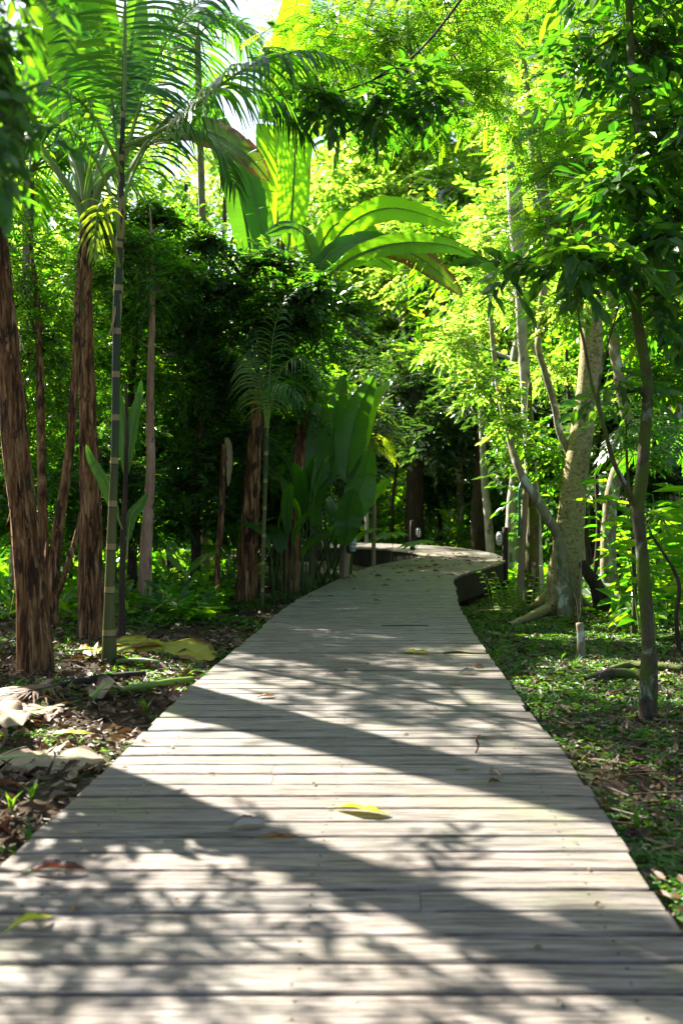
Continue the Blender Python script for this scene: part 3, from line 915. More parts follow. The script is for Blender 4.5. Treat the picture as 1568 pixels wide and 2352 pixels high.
for k in range(K):
    s0 = k * pitch_ + gap_ / 2 + rgp.normal(0, 0.0016); s1 = (k + 1) * pitch_ - gap_ / 2 + rgp.normal(0, 0.0016)
    sk = rgp.normal(0, 0.0025) + 0.004 * math.sin(k * 0.21)
    l0, l1, r0, r1 = edge_at(EL, s0 + sk), edge_at(EL, s1 + sk), edge_at(ER, s0 - sk), edge_at(ER, s1 - sk)
    dz = rgp.normal(0, 0.0018); dzr = rgp.normal(0, 0.0018); cup = rgp.normal(0.0008, 0.0008)
    cuts = [0.0, 1.0]
    if rgp.random() < 0.16: cuts = [0.0, rgp.choice([0.26, 0.36, 0.52, 0.66]) + rgp.normal(0, 0.01), 1.0]
    for c in range(len(cuts) - 1):
        a = cuts[c] + (0.0005 if c else rgp.normal(0, 0.0032)); b = cuts[c + 1] - (0.0005 if c < len(cuts) - 2 else rgp.normal(0, 0.0032))
        nseg = 10
        tone = float(np.clip(rgp.beta(1.6, 1.6), 0, 1))
        rows = []
        e = 0.005
        w0 = rgp.normal(0, 0.0009, nseg + 1).cumsum() * 0.5; w1 = rgp.normal(0, 0.0009, nseg + 1).cumsum() * 0.5
        for i in range(nseg + 1):
            q = a + (b - a) * i / nseg
            f0 = l0 * (1 - q) + r0 * q; f1 = l1 * (1 - q) + r1 * q
            dv = f1 - f0; ln = np.linalg.norm(dv); dv = dv / ln
            f0 = f0 + dv * w0[i]; f1 = f1 + dv * w1[i]
            z = dz * (1 - q) + dzr * q
            ee = 0.0 if 0 < i < nseg else 0.0015
            for off, zz in ((0, -th), (0, -e), (e, -ee), (ln * 0.5, cup - ee), (ln - e, -ee), (ln, -e), (ln, -th)):
                pt = f0 + dv * off
                rows.append((pt[0], pt[1], z + zz))
        m = 7
        f = []
        for i in range(nseg):
            for j in range(m):
                j2 = (j + 1) % m
                f.append((i * m + j, (i + 1) * m + j, (i + 1) * m + j2, i * m + j2))
        o = nseg * m
        for bs, fl in ((0, 0), (o, 1)):
            for tri in ((0, 1, 2), (0, 2, 3), (0, 3, 6), (3, 4, 6), (4, 5, 6)):
                t3 = [bs + x for x in tri]
                if fl: t3 = t3[::-1]
                f.append((*t3, -1))
        mb.add(rows, np.array(f), tone)
    if k < 95:
        for fr in (0.10, 0.12, 0.5, 0.88, 0.90)[::2] if k % 1 == 0 else ():
            for s_ in (0.22, 0.78):
                fq = fr + rgp.normal(0, 0.004)
                pl = (l0 * (1 - s_) + l1 * s_) * (1 - fq) + (r0 * (1 - s_) + r1 * s_) * fq
                hx = [(pl[0] + 0.0048 * math.cos(a_), pl[1] + 0.0048 * math.sin(a_), dz * (1 - fq) + dzr * fq + 0.0012) for a_ in np.linspace(0, 6.283, 8, endpoint=False)]
                mb.add(hx + [(pl[0], pl[1], dz * (1 - fq) + dzr * fq + 0.001)], np.array([(j, (j + 1) % 8, 8, -1) for j in range(8)]), 0.5, 1)
mb.build('deck_board', [M['plank'], M['dark_wood']], walk)

# bearers under the boards and dark rim boards along both edges
mb = MB()
for fr in (0.12, 0.5, 0.88):
    pts = (EL * (1 - fr) + ER * fr)[::60]
    for i in range(len(pts) - 1):
        a, b = pts[i], pts[i + 1]; d = (b - a) / max(np.linalg.norm(b - a), 1e-6); s = np.array([-d[1], d[0]]) * 0.035
        v = [(a[0] - s[0], a[1] - s[1], -0.14), (a[0] + s[0], a[1] + s[1], -0.14), (a[0] + s[0], a[1] + s[1], -0.0365), (a[0] - s[0], a[1] - s[1], -0.0365),
             (b[0] - s[0], b[1] - s[1], -0.14), (b[0] + s[0], b[1] + s[1], -0.14), (b[0] + s[0], b[1] + s[1], -0.0365), (b[0] - s[0], b[1] - s[1], -0.0365)]
        mb.add(v, np.array([(0, 1, 5, 4), (1, 2, 6, 5), (2, 3, 7, 6), (3, 0, 4, 7)]))
mb.build('bearer', M['dark_wood'], walk)
for E_, sgn in ((EL, -1), (ER, 1)):
    mb = MB(); pts = E_[::25]
    d = norm(np.gradient(pts, axis=0)); s = np.c_[d[:, 1], -d[:, 0]] * sgn
    yy = pts[:, 1]
    depth = 0.10 + 0.27 * sstep(12.0, 14.5, yy)
    if sgn < 0: depth = 0.10 + 0.30 * sstep(16.5, 18.5, yy)
    a = pts - s * 0.030; b = pts - s * 0.060
    v = np.concatenate([np.c_[a, np.full(len(a), -0.0375)], np.c_[a, -0.0375 - depth], np.c_[b, -0.0375 - depth], np.c_[b, np.full(len(a), -0.0375)]])
    n_ = len(a); f = []
    for i in range(n_ - 1):
        for j in range(3): f.append((j * n_ + i, j * n_ + i + 1, (j + 1) * n_ + i + 1, (j + 1) * n_ + i))
    mb.add(v, np.array(f)); mb.build('rim_board', M['dark_wood'], walk)
for s_ in np.arange(12.5, 26, 1.6):
    for E_, k in ((EL, 0.07), (ER, 0.93)):
        q = edge_at(EL, s_) * (1 - k) + edge_at(ER, s_) * k
        g = float(gz(q[0], q[1])) - 0.1
        mb = MB(); box(mb, (q[0], q[1], (g - 0.145) / 2), (0.09, 0.09, -0.145 - g)); mb.build('support_post', M['dark_wood'], walk)


def inside_walk(x, y, margin=0.0):
    l = np.interp(y, Lp[:11, 1], Lp[:11, 0]); r = np.interp(y, Rp[:12, 1], Rp[:12, 0])
    k = (x > l - margin) & (x < r + margin) & (y < 18)
    k2 = (y >= 18) & (y < 25.5) & (x < 3.1 + margin) & (x > -2.8 - margin)
    return k | k2


# ---------------------------------------------------------------- litter and ground plants (uncountable)
def scatter(n, x0, x1, y0, y1, rg, margin=0.0, bias=1.0):
    y = y0 + (y1 - y0) * rg.random(n) ** bias; x = rg.uniform(x0, x1, n)
    keep = ~inside_walk(x, y, margin) & (np.abs(x) < 1.3 + y * 0.40)
    return x[keep], y[keep]


rg = np.random.default_rng(21)


def curled_leaf(rg, L=1.0, W=0.4):
    V = []; n = 4; c = rg.uniform(-0.9, 1.3); tw = rg.normal(0, 0.5)
    for i in range(n + 1):
        t = i / n; w = W * math.sin(math.pi * (0.08 + 0.9 * t)) * 0.5
        z = 0.22 * c * math.sin(math.pi * t); roll = rg.uniform(0.1, 0.9)
        a = tw * t
        for s in (-1, 0, 1):
            V.append((t * L - 0.5, s * w * math.cos(a) * (1 - 0.3 * roll), z + abs(s) * w * roll + s * w * math.sin(a)))
    f = []
    for i in range(n):
        for j in range(2): f.append((i * 3 + j, i * 3 + j + 1, i * 3 + j + 4, i * 3 + j + 3))
    return np.array(V), np.array(f), np.full(len(f), rg.uniform(0, 1))


def stick(rg):
    p = [(-0.5, 0, 0), (-0.1, rg.normal(0, 0.06), 0.02), (0.5, rg.normal(0, 0.08), 0)]
    v, f, _ = tube(p, [0.022, 0.012], sides=4, n=5)
    return v, f, np.full(len(f), rg.uniform(0.1, 1))


SP['dead'] = [curled_leaf(rg, 1, rg.uniform(0.22, 0.5)) for _ in range(12)]
SP['stick'] = [stick(rg) for _ in range(6)]
mb = MB()
for x0, x1, y0, y1, n, smin, smax, bias in ((-4.5, 5.5, 2.0, 9.0, 24000, 0.02, 0.085, 1.0), (-6, 8, 9.0, 18.0, 13000, 0.04, 0.10, 1.0), (-14, 16, 18, 40, 7000, 0.10, 0.25, 1.0)):
    x, y = scatter(n, x0, x1, y0, y1, rg, 0.02, bias)
    # litter lies in drifts: right-hand ground near the walk is brown, farther off it is greener
    k = len(x); z = gz(x, y) + rg.uniform(0.002, 0.035, k)
    place(mb, SP['dead'], np.stack([x, y, z], -1), rg.uniform(0, 6.28, k), rg.normal(0, 0.22, k), rg.normal(0, 0.5, k), rg.uniform(smin, smax, k), rg)
x, y = scatter(2600, -4.5, -0.6, 2.0, 9.0, rg, 0.02); k = len(x)
place(mb, SP['dead'], np.stack([x, y, gz(x, y) + rg.uniform(0.01, 0.05, k)], -1), rg.uniform(0, 6.28, k), rg.normal(0, 0.2, k), rg.normal(0, 0.5, k), rg.uniform(.045, .13, k), rg)
x, y = scatter(1800, -4.5, 5.5, 2.0, 11.0, rg, 0.02); k = len(x)
place(mb, SP['stick'], np.stack([x, y, gz(x, y) + 0.02], -1), rg.uniform(0, 6.28, k), rg.normal(0, 0.1, k), rg.normal(0, 0.5, k), rg.uniform(0.05, 0.28, k), rg)
tag(mb.build('leaf_litter', [M['litter'], M['twig']]), 'brown fallen leaves and twigs covering the forest floor', None, None, 'stuff')


def patch_noise(x, y):
    return np.sin(1.3 * x + 2.1 * y) + np.sin(2.7 * x - 1.2 * y + 1) + 0.7 * np.sin(4.3 * y + 1.9 * x + 2)


mb = MB()
for x0, x1, y0, y1, n, s0, s1, thr in ((-4.5, 5.5, 2.0, 7.0, 52000, 0.014, 0.040, -0.9), (-6, 8, 6.0, 14.0, 52000, 0.025, 0.065, -1.5), (-9, 11, 13, 24, 11000, 0.04, 0.11, -1.5)):
    x, y = scatter(n, x0, x1, y0, y1, rg, 0.03)
    kp = patch_noise(x, y) + rg.normal(0, 0.6, len(x)) + np.where(x > 0.5, 0.8, -1.7) > thr; x, y = x[kp], y[kp]; k = len(x)
    place(mb, SP['rosette'], np.stack([x, y, gz(x, y) + 0.005], -1), rg.uniform(0, 6.28, k), rg.normal(0, 0.2, k), rg.normal(0, 0.2, k), rg.uniform(s0, s1, k), rg)
x, y = scatter(5200, -8, 9, 2.2, 18.0, rg, 0.06)
kp = patch_noise(x * 1.7, y * 1.4) + rg.normal(0, 0.6, len(x)) > 1.0; x, y = x[kp], y[kp]; k = len(x)
place(mb, SP['blades'], np.stack([x, y, gz(x, y)], -1), rg.uniform(0, 6.28, k), 0 * x, 0 * x, rg.uniform(0.04, 0.16, k), rg)
tag(mb.build('ground_cover', [M['cover'], M['twig']]), 'tiny green creeping plants and grass spread over the forest floor', None, None, 'stuff')

# taller herbs away from the walk (left and right understorey mass)
mb = MB()
for x0, x1, y0, y1, n, s0, s1 in ((-7, -1.4, 10.0, 20, 2200, 0.06, 0.16), (-12, -2.5, 13, 26, 1300, 0.1, 0.3), (3.2, 11, 11, 26, 900, 0.12, 0.4)):
    x, y = scatter(n, x0, x1, y0, y1, rg, 0.25); k = len(x)
    place(mb, SP['rosette'], np.stack([x, y, gz(x, y) + rg.uniform(0, 0.25, k)], -1), rg.uniform(0, 6.28, k), rg.normal(0, 0.25, k), rg.normal(0, 0.25, k), rg.uniform(s0, s1, k), rg)
    x, y = scatter(n // 2, x0, x1, y0, y1, rg, 0.25); k = len(x)
    place(mb, SP['big'], np.stack([x, y, gz(x, y)], -1), rg.uniform(0, 6.28, k), rg.uniform(0.5, 1.3, k), rg.normal(0, 0.3, k), rg.uniform(0.2, 0.5, k), rg)
tag(mb.build('undergrowth', [M['leaf_mid'], M['twig']]), 'knee high leafy herbs massed between the trunks', None, None, 'stuff')
# ---------------------------------------------------------------- left side, near to far
def at_ground(p):
    p = np.array(p, float); p[2] = float(gz(p[0], p[1])); return p


def ell(px, py, d, rx, rz, ry=None, w=1.0):
    """crown clump centred on a picture point; rx, rz in picture pixels"""
    k = d / FPX
    return (P(px, py, d), (rx * k, (ry if ry is not None else 0.9 * 0.5 * (rx + rz) * k), rz * k), w)


rgl = np.random.default_rng(77)
UP = (0, 0, 1)
CAM = (0, -1, 0.15)

# broad reddish trunk at the left frame edge
b = B(80, 1548)
d = b[1]
tr = [b, P(74, 1400, d), P(60, 1235, d), P(38, 1035, d), P(26, 885, d), P(12, 740, d), P(-6, 560, d), P(-22, 380, d), P(-40, 150, d), P(-70, -180, d), P(-95, -520, d)]
rad = [0.135, 0.105, 0.093, 0.087, 0.082, 0.078, 0.068, 0.062, 0.058, 0.054, 0.05]
t = thing('banana_plant', 'thick shaggy reddish brown stem leaning left at the left edge of the photo', 'banana plant', b)
mb = MB(); addtube(mb, [b - [0, 0, .1]] + tr[1:], rad, sides=40, n=90, ridges=0.13, lumps=0.05, seed=4)
shreds(tr, rad, 150, rgl, llen=(0.1, 0.4))(mb)
mb.build('pseudostem', M['shaggy'], t, smooth=True)
top = tr[-1]
for k, (dx, dy, ln, up, w) in enumerate([(-1, 0.2, 1.6, 1.5, .30), (0.5, 1, 1.2, 1.4, .26), (-1, -.15, 1.2, 1.6, .26), (-0.3, 1, 1.6, 1.3, .3)]):
    banana_leaf(arch(top, (dx, dy), ln, up, up * 1.1), w, (dx * -0.3, dy * -0.3, 1), t, 'banana', seed=30 + k, tears=8, name='leaf')

# forked dark trunk behind it
b = B(118, 1440); d = b[1]
t = thing('forked_tree', 'dark trunk that forks low into three between the two shaggy stems', 'tree', b)
mb = MB()
addtube(mb, [b - [0, 0, .1], P(118, 1385, d), P(130, 1240, d), P(160, 1035, d), P(175, 835, d), P(178, 740, d), P(184, 620, d + .3), P(192, 500, d + .7)], [0.08, 0.06, 0.052, 0.045, 0.04, 0.034, 0.024, 0.01], sides=14, n=50, ridges=0.05, lumps=0.06, seed=1)
addtube(mb, [P(116, 1400, d), P(104, 1300, d), P(98, 1185, d), P(95, 960, d + .2), P(92, 800, d + .3), P(84, 660, d + .5), P(66, 520, d + .8)], [0.055, 0.048, 0.044, 0.042, 0.034, 0.024, 0.01], sides=14, n=50, ridges=0.05, lumps=0.05, seed=2)
addtube(mb, [P(124, 1385, d), P(146, 1325, d), P(176, 1225, d + .2), P(196, 1120, d + .5)], [0.034, 0.028, 0.024, 0.018], sides=10, n=24, ridges=0.04, seed=3)
mb.build('trunk', M['shaggy'], t, smooth=True)
cl = [ell(60, 640, d + .6, 110, 150, .5), ell(120, 780, d + .5, 110, 100, .4), ell(40, 840, d + .8, 90, 120, .5), ell(140, 900, d + 1.3, 110, 90, .5), ell(60, 1000, d + 1.5, 90, 70, .5)]
rg = np.random.default_rng(100); mb = MB(); limbs(mb, [P(175, 835, d), P(92, 800, d + .3)], cl, 0.018, rg, 8); mb.build('branches', M['dark_bark'], t)
mb = MB(); foliage(mb, cl, 'compound', 900, 0.32, rg); mb.build('crown', [M['leaf_mid'], M['twig']], t)

# second shaggy stem: banana plant with thick green petioles
b = B(211, 1472); d = b[1]
tr = [b, P(208, 1385, d), P(208, 1185, d), P(204, 985, d), P(200, 785, d), P(199, 650, d), P(201, 560, d), P(202, 500, d)]
rad = [0.118, 0.102, 0.088, 0.075, 0.066, 0.058, 0.050, 0.040]
t = thing('banana_plant', 'shaggy brown stem topped by thick pale green leaf stalks beside the ringed cane', 'banana plant', b)
mb = MB(); addtube(mb, [b - [0, 0, .1]] + tr[1:], rad, sides=40, n=90, ridges=0.13, lumps=0.04, seed=8)
shreds(tr, rad, 150, rgl, llen=(0.1, 0.4))(mb)
mb.build('pseudostem', M['shaggy'], t, smooth=True)
crown_ = P(201, 500, d)
L = [  # path, half width, face, material, blade start, tears
    ([P(198, 530, d), P(185, 470, d), P(140, 400, d), P(96, 340, d), P(30, 250, d - .2), P(-60, 190, d - .4), P(-150, 210, d - .6)], .26, (0.5, -0.2, 1), 'banana', .45, 5),
    ([P(200, 520, d), P(196, 430, d), P(170, 340, d), P(150, 250, d + .2), P(165, 120, d + .4), P(180, -40, d + .5), P(190, -160, d + .5)], .26, (0.2, -1, .2), 'banana', .45, 4),
    ([P(203, 520, d), P(206, 420, d), P(203, 330, d + .1), P(207, 240, d + .3), P(212, 120, d + .5), P(216, -20, d + .7), P(220, -120, d + .8)], .30, (-0.1, -1, .15), 'banana', .30, 3),
    ([P(205, 520, d), P(222, 450, d), P(262, 385, d), P(320, 330, d + .1), P(420, 294, d + .1), P(500, 312, d), P(570, 360, d - .2), P(618, 418, d - .3)], .17, (0.1, -0.92, 0.4), 'banana_old', .36, 5),
    ([P(200, 525, d), P(190, 460, d + .1), P(160, 330, d + .6), P(120, 200, d + 1.1), P(110, 60, d + 1.5), P(120, -60, d + 1.6)], .28, (0.4, -1, 0), 'banana', .4, 4),
    ([P(206, 505, d), P(226, 400, d + .3), P(262, 280, d + 1.0), P(300, 130, d + 1.6), P(320, -20, d + 1.9)], .28, (-.3, -1, .1), 'banana', .35, 4),
]
for k, (pp, w, fc, mt, bl, te) in enumerate(L):
    banana_leaf(pp, w, fc, t, mt, seed=50 + k, tears=te, blade=bl, rib_r=0.026, ribmat='petiole', fold=0.22,
                label='drooping leaf with a scorched brown tip' if mt == 'banana_old' else None)

# ringed cane palm
b = B(249, 1528); d = b[1]
tr = [b, P(252, 1335, d), P(258, 1185, d), P(264, 1035, d), P(270, 735, d), P(275, 600, d), P(280, 450, d), P(284, 300, d), P(288, 150, d), P(290, 20, d)]
rad = [0.052, 0.040, 0.035, 0.030, 0.030, 0.033, 0.026, 0.020, 0.014, 0.009]
t = thing('cane_palm', 'slender ringed green cane with feathery fronds standing in front of the shaggy stems', 'palm', b)
mb = MB(); addtube(mb, [b - [0, 0, .1]] + tr[1:], [rad[0] * 1.25] + rad[1:], sides=16, n=80, lumps=0.03, seed=5)
# loose fibre sheath scraps on the cane
shreds(tr[4:8], rad[4:8], 30, rgl, llen=(0.05, 0.25))(mb)
mb.build('cane', M['cane'], t, smooth=True)
fr = np.random.default_rng(9)
frond(t, [P(288, 260, d), P(290, 140, d - .05), P(291, 20, d - .1), P(292, -100, d - .2), P(292, -200, d - .5)], 0.62, pairs=34, width=0.027, face=(0, -1, 0.1), start=.06, droop=0.45, angle=(88, 55), rg=fr, rib=.012, vee=0.0)
frond(t, [P(284, 340, d), P(340, 318, d - .1), P(420, 275, d - .2), P(500, 206, d - .3), P(600, 146, d - .5), P(720, 124, d - .6), P(830, 162, d - .7)], 0.46, pairs=46, width=0.026, face=(0, -.25, 1), start=.25, droop=0.95, angle=(80, 30), rg=fr, vee=.15, grav=1.0)
frond(t, [P(280, 430, d), P(340, 330, d + .2), P(430, 240, d + .3), P(540, 205, d + .3), P(630, 230, d + .2), P(700, 310, d)], 0.50, pairs=40, width=0.026, face=(0, -.3, 1), start=.3, droop=0.9, angle=(80, 25), rg=fr, vee=.1)
frond(t, [P(283, 400, d), P(250, 330, d - .2), P(200, 250, d - .3), P(130, 205, d - .5), P(50, 200, d - .6), P(-30, 240, d - .7)], 0.48, pairs=40, width=0.026, face=(0, -.3, 1), start=.25, droop=0.8, angle=(80, 30), rg=fr, vee=.15)
frond(t, [P(278, 560, d), P(262, 470, d - .1), P(215, 360, d - .2), P(150, 300, d - .3), P(80, 310, d - .4), P(20, 370, d - .5)], 0.42, pairs=30, width=0.024, face=(0, -.4, 1), start=.4, droop=0.8, angle=(75, 25), rg=fr)
frond(t, [P(281, 500, d), P(300, 420, d + .1), P(350, 330, d + .3), P(430, 300, d + .4), P(500, 340, d + .4), P(540, 430, d + .3)], 0.52, pairs=36, width=0.026, face=(0, -.4, 1), start=.25, droop=0.8, angle=(75, 25), rg=fr)
frond(t, [P(284, 420, d), P(270, 330, d + .2), P(250, 180, d + .3), P(200, 60, d + .4), P(120, -10, d + .4)], 0.55, pairs=36, width=0.028, face=(.3, -1, .4), start=.2, droop=0.6, angle=(80, 35), rg=fr)
frond(t, [P(286, 380, d), P(320, 260, d + .2), P(370, 130, d + .4), P(450, 20, d + .5), P(560, -30, d + .5)], 0.6, pairs=40, width=0.028, face=(-.3, -1, .6), start=.2, droop=0.75, angle=(80, 35), rg=fr)
frond(t, [P(276, 620, d), P(258, 540, d - .2), P(235, 470, d - .3), P(222, 520, d - .4), P(218, 590, d - .45)], 0.22, pairs=10, width=0.02, face=(0, -1, .4), start=.4, droop=0.7, angle=(60, 20), rg=fr, mat='palm_leaf_lit')

# thin dark stem just behind the cane
b = B(278, 1478); d = b[1]
t = thing('sapling', 'thin nearly black stem close behind the ringed cane', 'sapling', b)
mb = MB(); addtube(mb, [b - [0, 0, .1], P(279, 1335, d), P(286, 1160, d), P(292, 1010, d), P(290, 880, d)], [0.036, 0.03, 0.024, 0.015, 0.01], sides=12, n=40, ridges=0.1, lumps=0.05, seed=6)
mb.build('trunk', M['dark_bark'], t, smooth=True)
for k, (pp, w) in enumerate([([P(290, 1150, d), P(287, 1060, d), P(283, 980, d), P(274, 910, d), P(276, 880, d)], .05), ([P(290, 1150, d), P(294, 1060, d), P(304, 980, d), P(318, 920, d), P(326, 870, d)], .05),
                             ([P(290, 1240, d), P(240, 1110, d - .1), P(212, 1060, d - .1), P(198, 1020, d - .1)], .05), ([P(290, 1280, d), P(300, 1190, d), P(322, 1160, d), P(340, 1130, d)], .05)]):
    banana_leaf(pp, w, (0.1, -1, 0.2), t, 'banana_dark', seed=80 + k, tears=0, blade=.2, rib_r=0.006, fold=.25)

# pinkish trunk
b = B(331, 1414); d = b[1]
tree('slender_tree', 'smooth pinkish brown trunk with peeling bark left of the young banana plant', 'tree',
     [b, P(336, 1235, d), P(346, 1085, d), P(345, 935, d), P(350, 760, d), P(352, 600, d + .1), P(346, 480, d + .2)], [0.075, 0.058, 0.05, 0.042, 0.034, 0.02, 0.008], 'pink_bark',
     [ell(340, 640, d - .1, 60, 90, .3, .5), ell(300, 560, d + .1, 70, 50, .3, .4), ell(330, 640, d + .8, 120, 120), ell(240, 820, d + 1.2, 90, 100), ell(420, 840, d + 1.2, 100, 120), ell(300, 960, d + 1.6, 110, 80)], 'compound', 'leaf_dark', 640, 0.32, 201, lumps=0.04)

# cut stalk and shaggy stem further along
b = B(495, 1392); d = b[1]
t = thing('cut_banana_stem', 'thin reddish stem snapped off with a torn pale stub at its top', 'banana plant', b)
mb = MB(); tr = [b, P(500, 1285, d), P(508, 1185, d), P(515, 1020, d)]
addtube(mb, [b - [0, 0, .1]] + tr[1:], [0.045, 0.036, 0.034, 0.03], sides=16, n=40, ridges=0.06, lumps=0.04, seed=12); mb.build('pseudostem', M['shaggy'], t, smooth=True)
banana_leaf([P(515, 1030, d - .03), P(521, 1008, d - .08), P(528, 1050, d - .12), P(524, 1118, d - .12)], .045, (0, -1, 0), t, 'banana_dry', name='torn_sheath', seed=3, tears=1, blade=0.05, rib_r=.005)

b = B(566, 1380); d = b[1]
tr = [b, P(570, 1285, d), P(576, 1185, d), P(583, 1060, d), P(588, 960, d), P(592, 860, d)]
rad = [0.135, 0.115, 0.103, 0.092, 0.075, 0.05]
t = thing('banana_plant', 'shaggy dark brown stem beside the small feathery palm at the boardwalk bend', 'banana plant', b)
mb = MB(); addtube(mb, [b - [0, 0, .1]] + tr[1:], rad, sides=36, n=70, ridges=0.13, lumps=0.05, seed=18); shreds(tr, rad, 90, rgl, llen=(0.1, 0.4))(mb)
mb.build('pseudostem', M['shaggy'], t, smooth=True)
B1 = d + 1.1
L = [
    ([P(600, 860, B1), P(640, 700, B1 + .2), P(662, 570, B1 + .3), P(673, 450, B1 + .3), P(678, 330, B1 + .3), P(676, 200, B1 + .4), P(664, 80, B1 + .5)], .265, (.4, -1, -0.1), 'banana', .37, 1, .05),
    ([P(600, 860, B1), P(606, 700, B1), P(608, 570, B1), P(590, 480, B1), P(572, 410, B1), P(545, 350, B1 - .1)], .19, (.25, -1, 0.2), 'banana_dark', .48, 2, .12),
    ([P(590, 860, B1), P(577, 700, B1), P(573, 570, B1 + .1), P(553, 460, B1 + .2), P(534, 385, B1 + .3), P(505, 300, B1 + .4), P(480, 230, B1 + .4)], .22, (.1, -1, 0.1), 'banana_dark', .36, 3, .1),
    ([P(600, 860, B1), P(622, 700, B1 + .6), P(636, 540, B1 + 1.1), P(640, 400, B1 + 1.3), P(645, 270, B1 + 1.5), P(662, 130, B1 + 1.8), P(690, -40, B1 + 2)], .34, (.3, -1, 0), 'banana', .36, 3, .08),
]
for k, (pp, w, fc, mt, bl, te, dr) in enumerate(L):
    banana_leaf(pp, w, fc, t, mt, seed=150 + k, tears=te, blade=bl, rib_r=0.02, fold=0.16, droop=dr, roundness=.30, ribmat='rib')

# banana plant arching over the path
bb = at_ground(P(668, 1390, 13.5)); d = bb[1]
t = thing('banana_plant', 'banana plant with long arching leaves that lean right over the boardwalk', 'banana plant', bb)
tr = [bb, P(672, 1250, d), P(690, 1000, d), P(706, 800, d - .4), P(722, 690, d - .8)]
mb = MB(); addtube(mb, [bb - [0, 0, .1]] + tr[1:], [.11, .09, .08, .065, .04], sides=20, n=50, ridges=.06, lumps=.04, seed=22); mb.build('pseudostem', M['shaggy'], t, smooth=True)
d -= .8
L = [
    ([P(722, 700, d), P(736, 620, d), P(772, 548, d), P(826, 500, d), P(890, 480, d), P(960, 490, d), P(1042, 522, d)], .165, (.4, -1, -.1), 'banana', .30, 2, .12, None),
    ([P(722, 700, d), P(745, 650, d - .2), P(800, 598, d - .4), P(880, 566, d - .5), P(960, 558, d - .6), P(1040, 568, d - .6), P(1098, 596, d - .6)], .135, (.35, -1, 0), 'banana', .20, 3, .15, None),
    ([P(722, 700, d), P(770, 610, d - .1), P(850, 572, d - .2), P(930, 578, d - .2), P(1000, 620, d - .2), P(1062, 680, d - .2)], .16, (.4, -1, -.1), 'banana_old', .40, 4, .15, 'leaf with a scorched brown edge'),
    ([P(722, 700, d), P(765, 622, d + .2), P(820, 590, d + .3), P(870, 596, d + .4), P(915, 628, d + .4)], .13, (.5, -1, -.1), 'banana', .35, 1, .12, None),
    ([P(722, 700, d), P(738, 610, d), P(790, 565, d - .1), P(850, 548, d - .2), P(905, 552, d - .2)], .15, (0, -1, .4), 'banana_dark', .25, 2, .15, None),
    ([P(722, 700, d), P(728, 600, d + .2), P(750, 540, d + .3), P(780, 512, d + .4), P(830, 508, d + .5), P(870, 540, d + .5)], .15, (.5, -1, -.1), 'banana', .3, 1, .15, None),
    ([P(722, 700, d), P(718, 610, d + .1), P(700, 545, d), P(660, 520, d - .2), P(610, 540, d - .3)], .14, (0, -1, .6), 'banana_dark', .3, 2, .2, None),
]
for k, (pp, w, fc, mt, bl, te, dr, lb) in enumerate(L):
    banana_leaf(pp, w, fc, t, mt, seed=170 + k, tears=te, blade=bl, rib_r=0.014, fold=0.22, droop=dr, label=lb)

# small feathery palm by the bend
b = B(601, 1404); d = b[1]
t = thing('areca_palm', 'small palm with pencil thin stem and wispy leaflets right of the third shaggy stem', 'palm', b)
mb = MB(); addtube(mb, [b - [0, 0, .1], P(604, 1285, d), P(610, 1085, d), P(612, 980, d)], [.026, .022, .024, .03], sides=12, n=40, seed=2); mb.build('cane', M['cane'], t, smooth=True)
for k, pp in enumerate([[P(612, 1000, d), P(618, 880, d), P(628, 770, d), P(648, 700, d), P(690, 660, d)], [P(612, 1000, d), P(600, 900, d), P(570, 830, d), P(530, 800, d - .2)],
                        [P(612, 1000, d), P(630, 890, d), P(665, 830, d - .2), P(710, 830, d - .4), P(740, 880, d - .5)], [P(612, 1010, d), P(620, 930, d - .2), P(650, 880, d - .5), P(690, 920, d - .8)],
                        [P(612, 1000, d), P(606, 900, d + .2), P(590, 800, d + .5), P(600, 730, d + .8)]]):
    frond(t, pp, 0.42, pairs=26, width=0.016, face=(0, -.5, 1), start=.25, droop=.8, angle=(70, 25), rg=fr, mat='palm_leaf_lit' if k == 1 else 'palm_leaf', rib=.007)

# young banana plant
b = B(426, 1392); d = b[1]
t = thing('young_banana_plant', 'knee high banana plant with one glowing upright leaf on the shaded left side', 'banana plant', b)
mb = MB(); addtube(mb, [b - [0, 0, .05], P(427, 1350, d), P(424, 1310, d)], [.03, .022, .014], sides=10, n=14, seed=2); mb.build('stem', M['petiole'], t, smooth=True)
for k, (pp, w, fc) in enumerate([([P(424, 1330, d), P(420, 1310, d), P(402, 1275, d), P(388, 1240, d)], .10, (.3, -1, .1)), ([P(425, 1330, d), P(436, 1310, d), P(456, 1290, d), P(480, 1272, d - .1)], .06, (-.2, -.8, .6)),
                                 ([P(425, 1340, d), P(415, 1325, d - .1), P(398, 1322, d - .2)], .05, (0, -.6, 1)), ([P(425, 1350, d), P(445, 1335, d - .1), P(462, 1340, d - .2)], .05, (0, -.6, 1))]):
    banana_leaf(pp, w, fc, t, 'banana', seed=190 + k, tears=0, blade=.22, rib_r=.006, droop=.1)

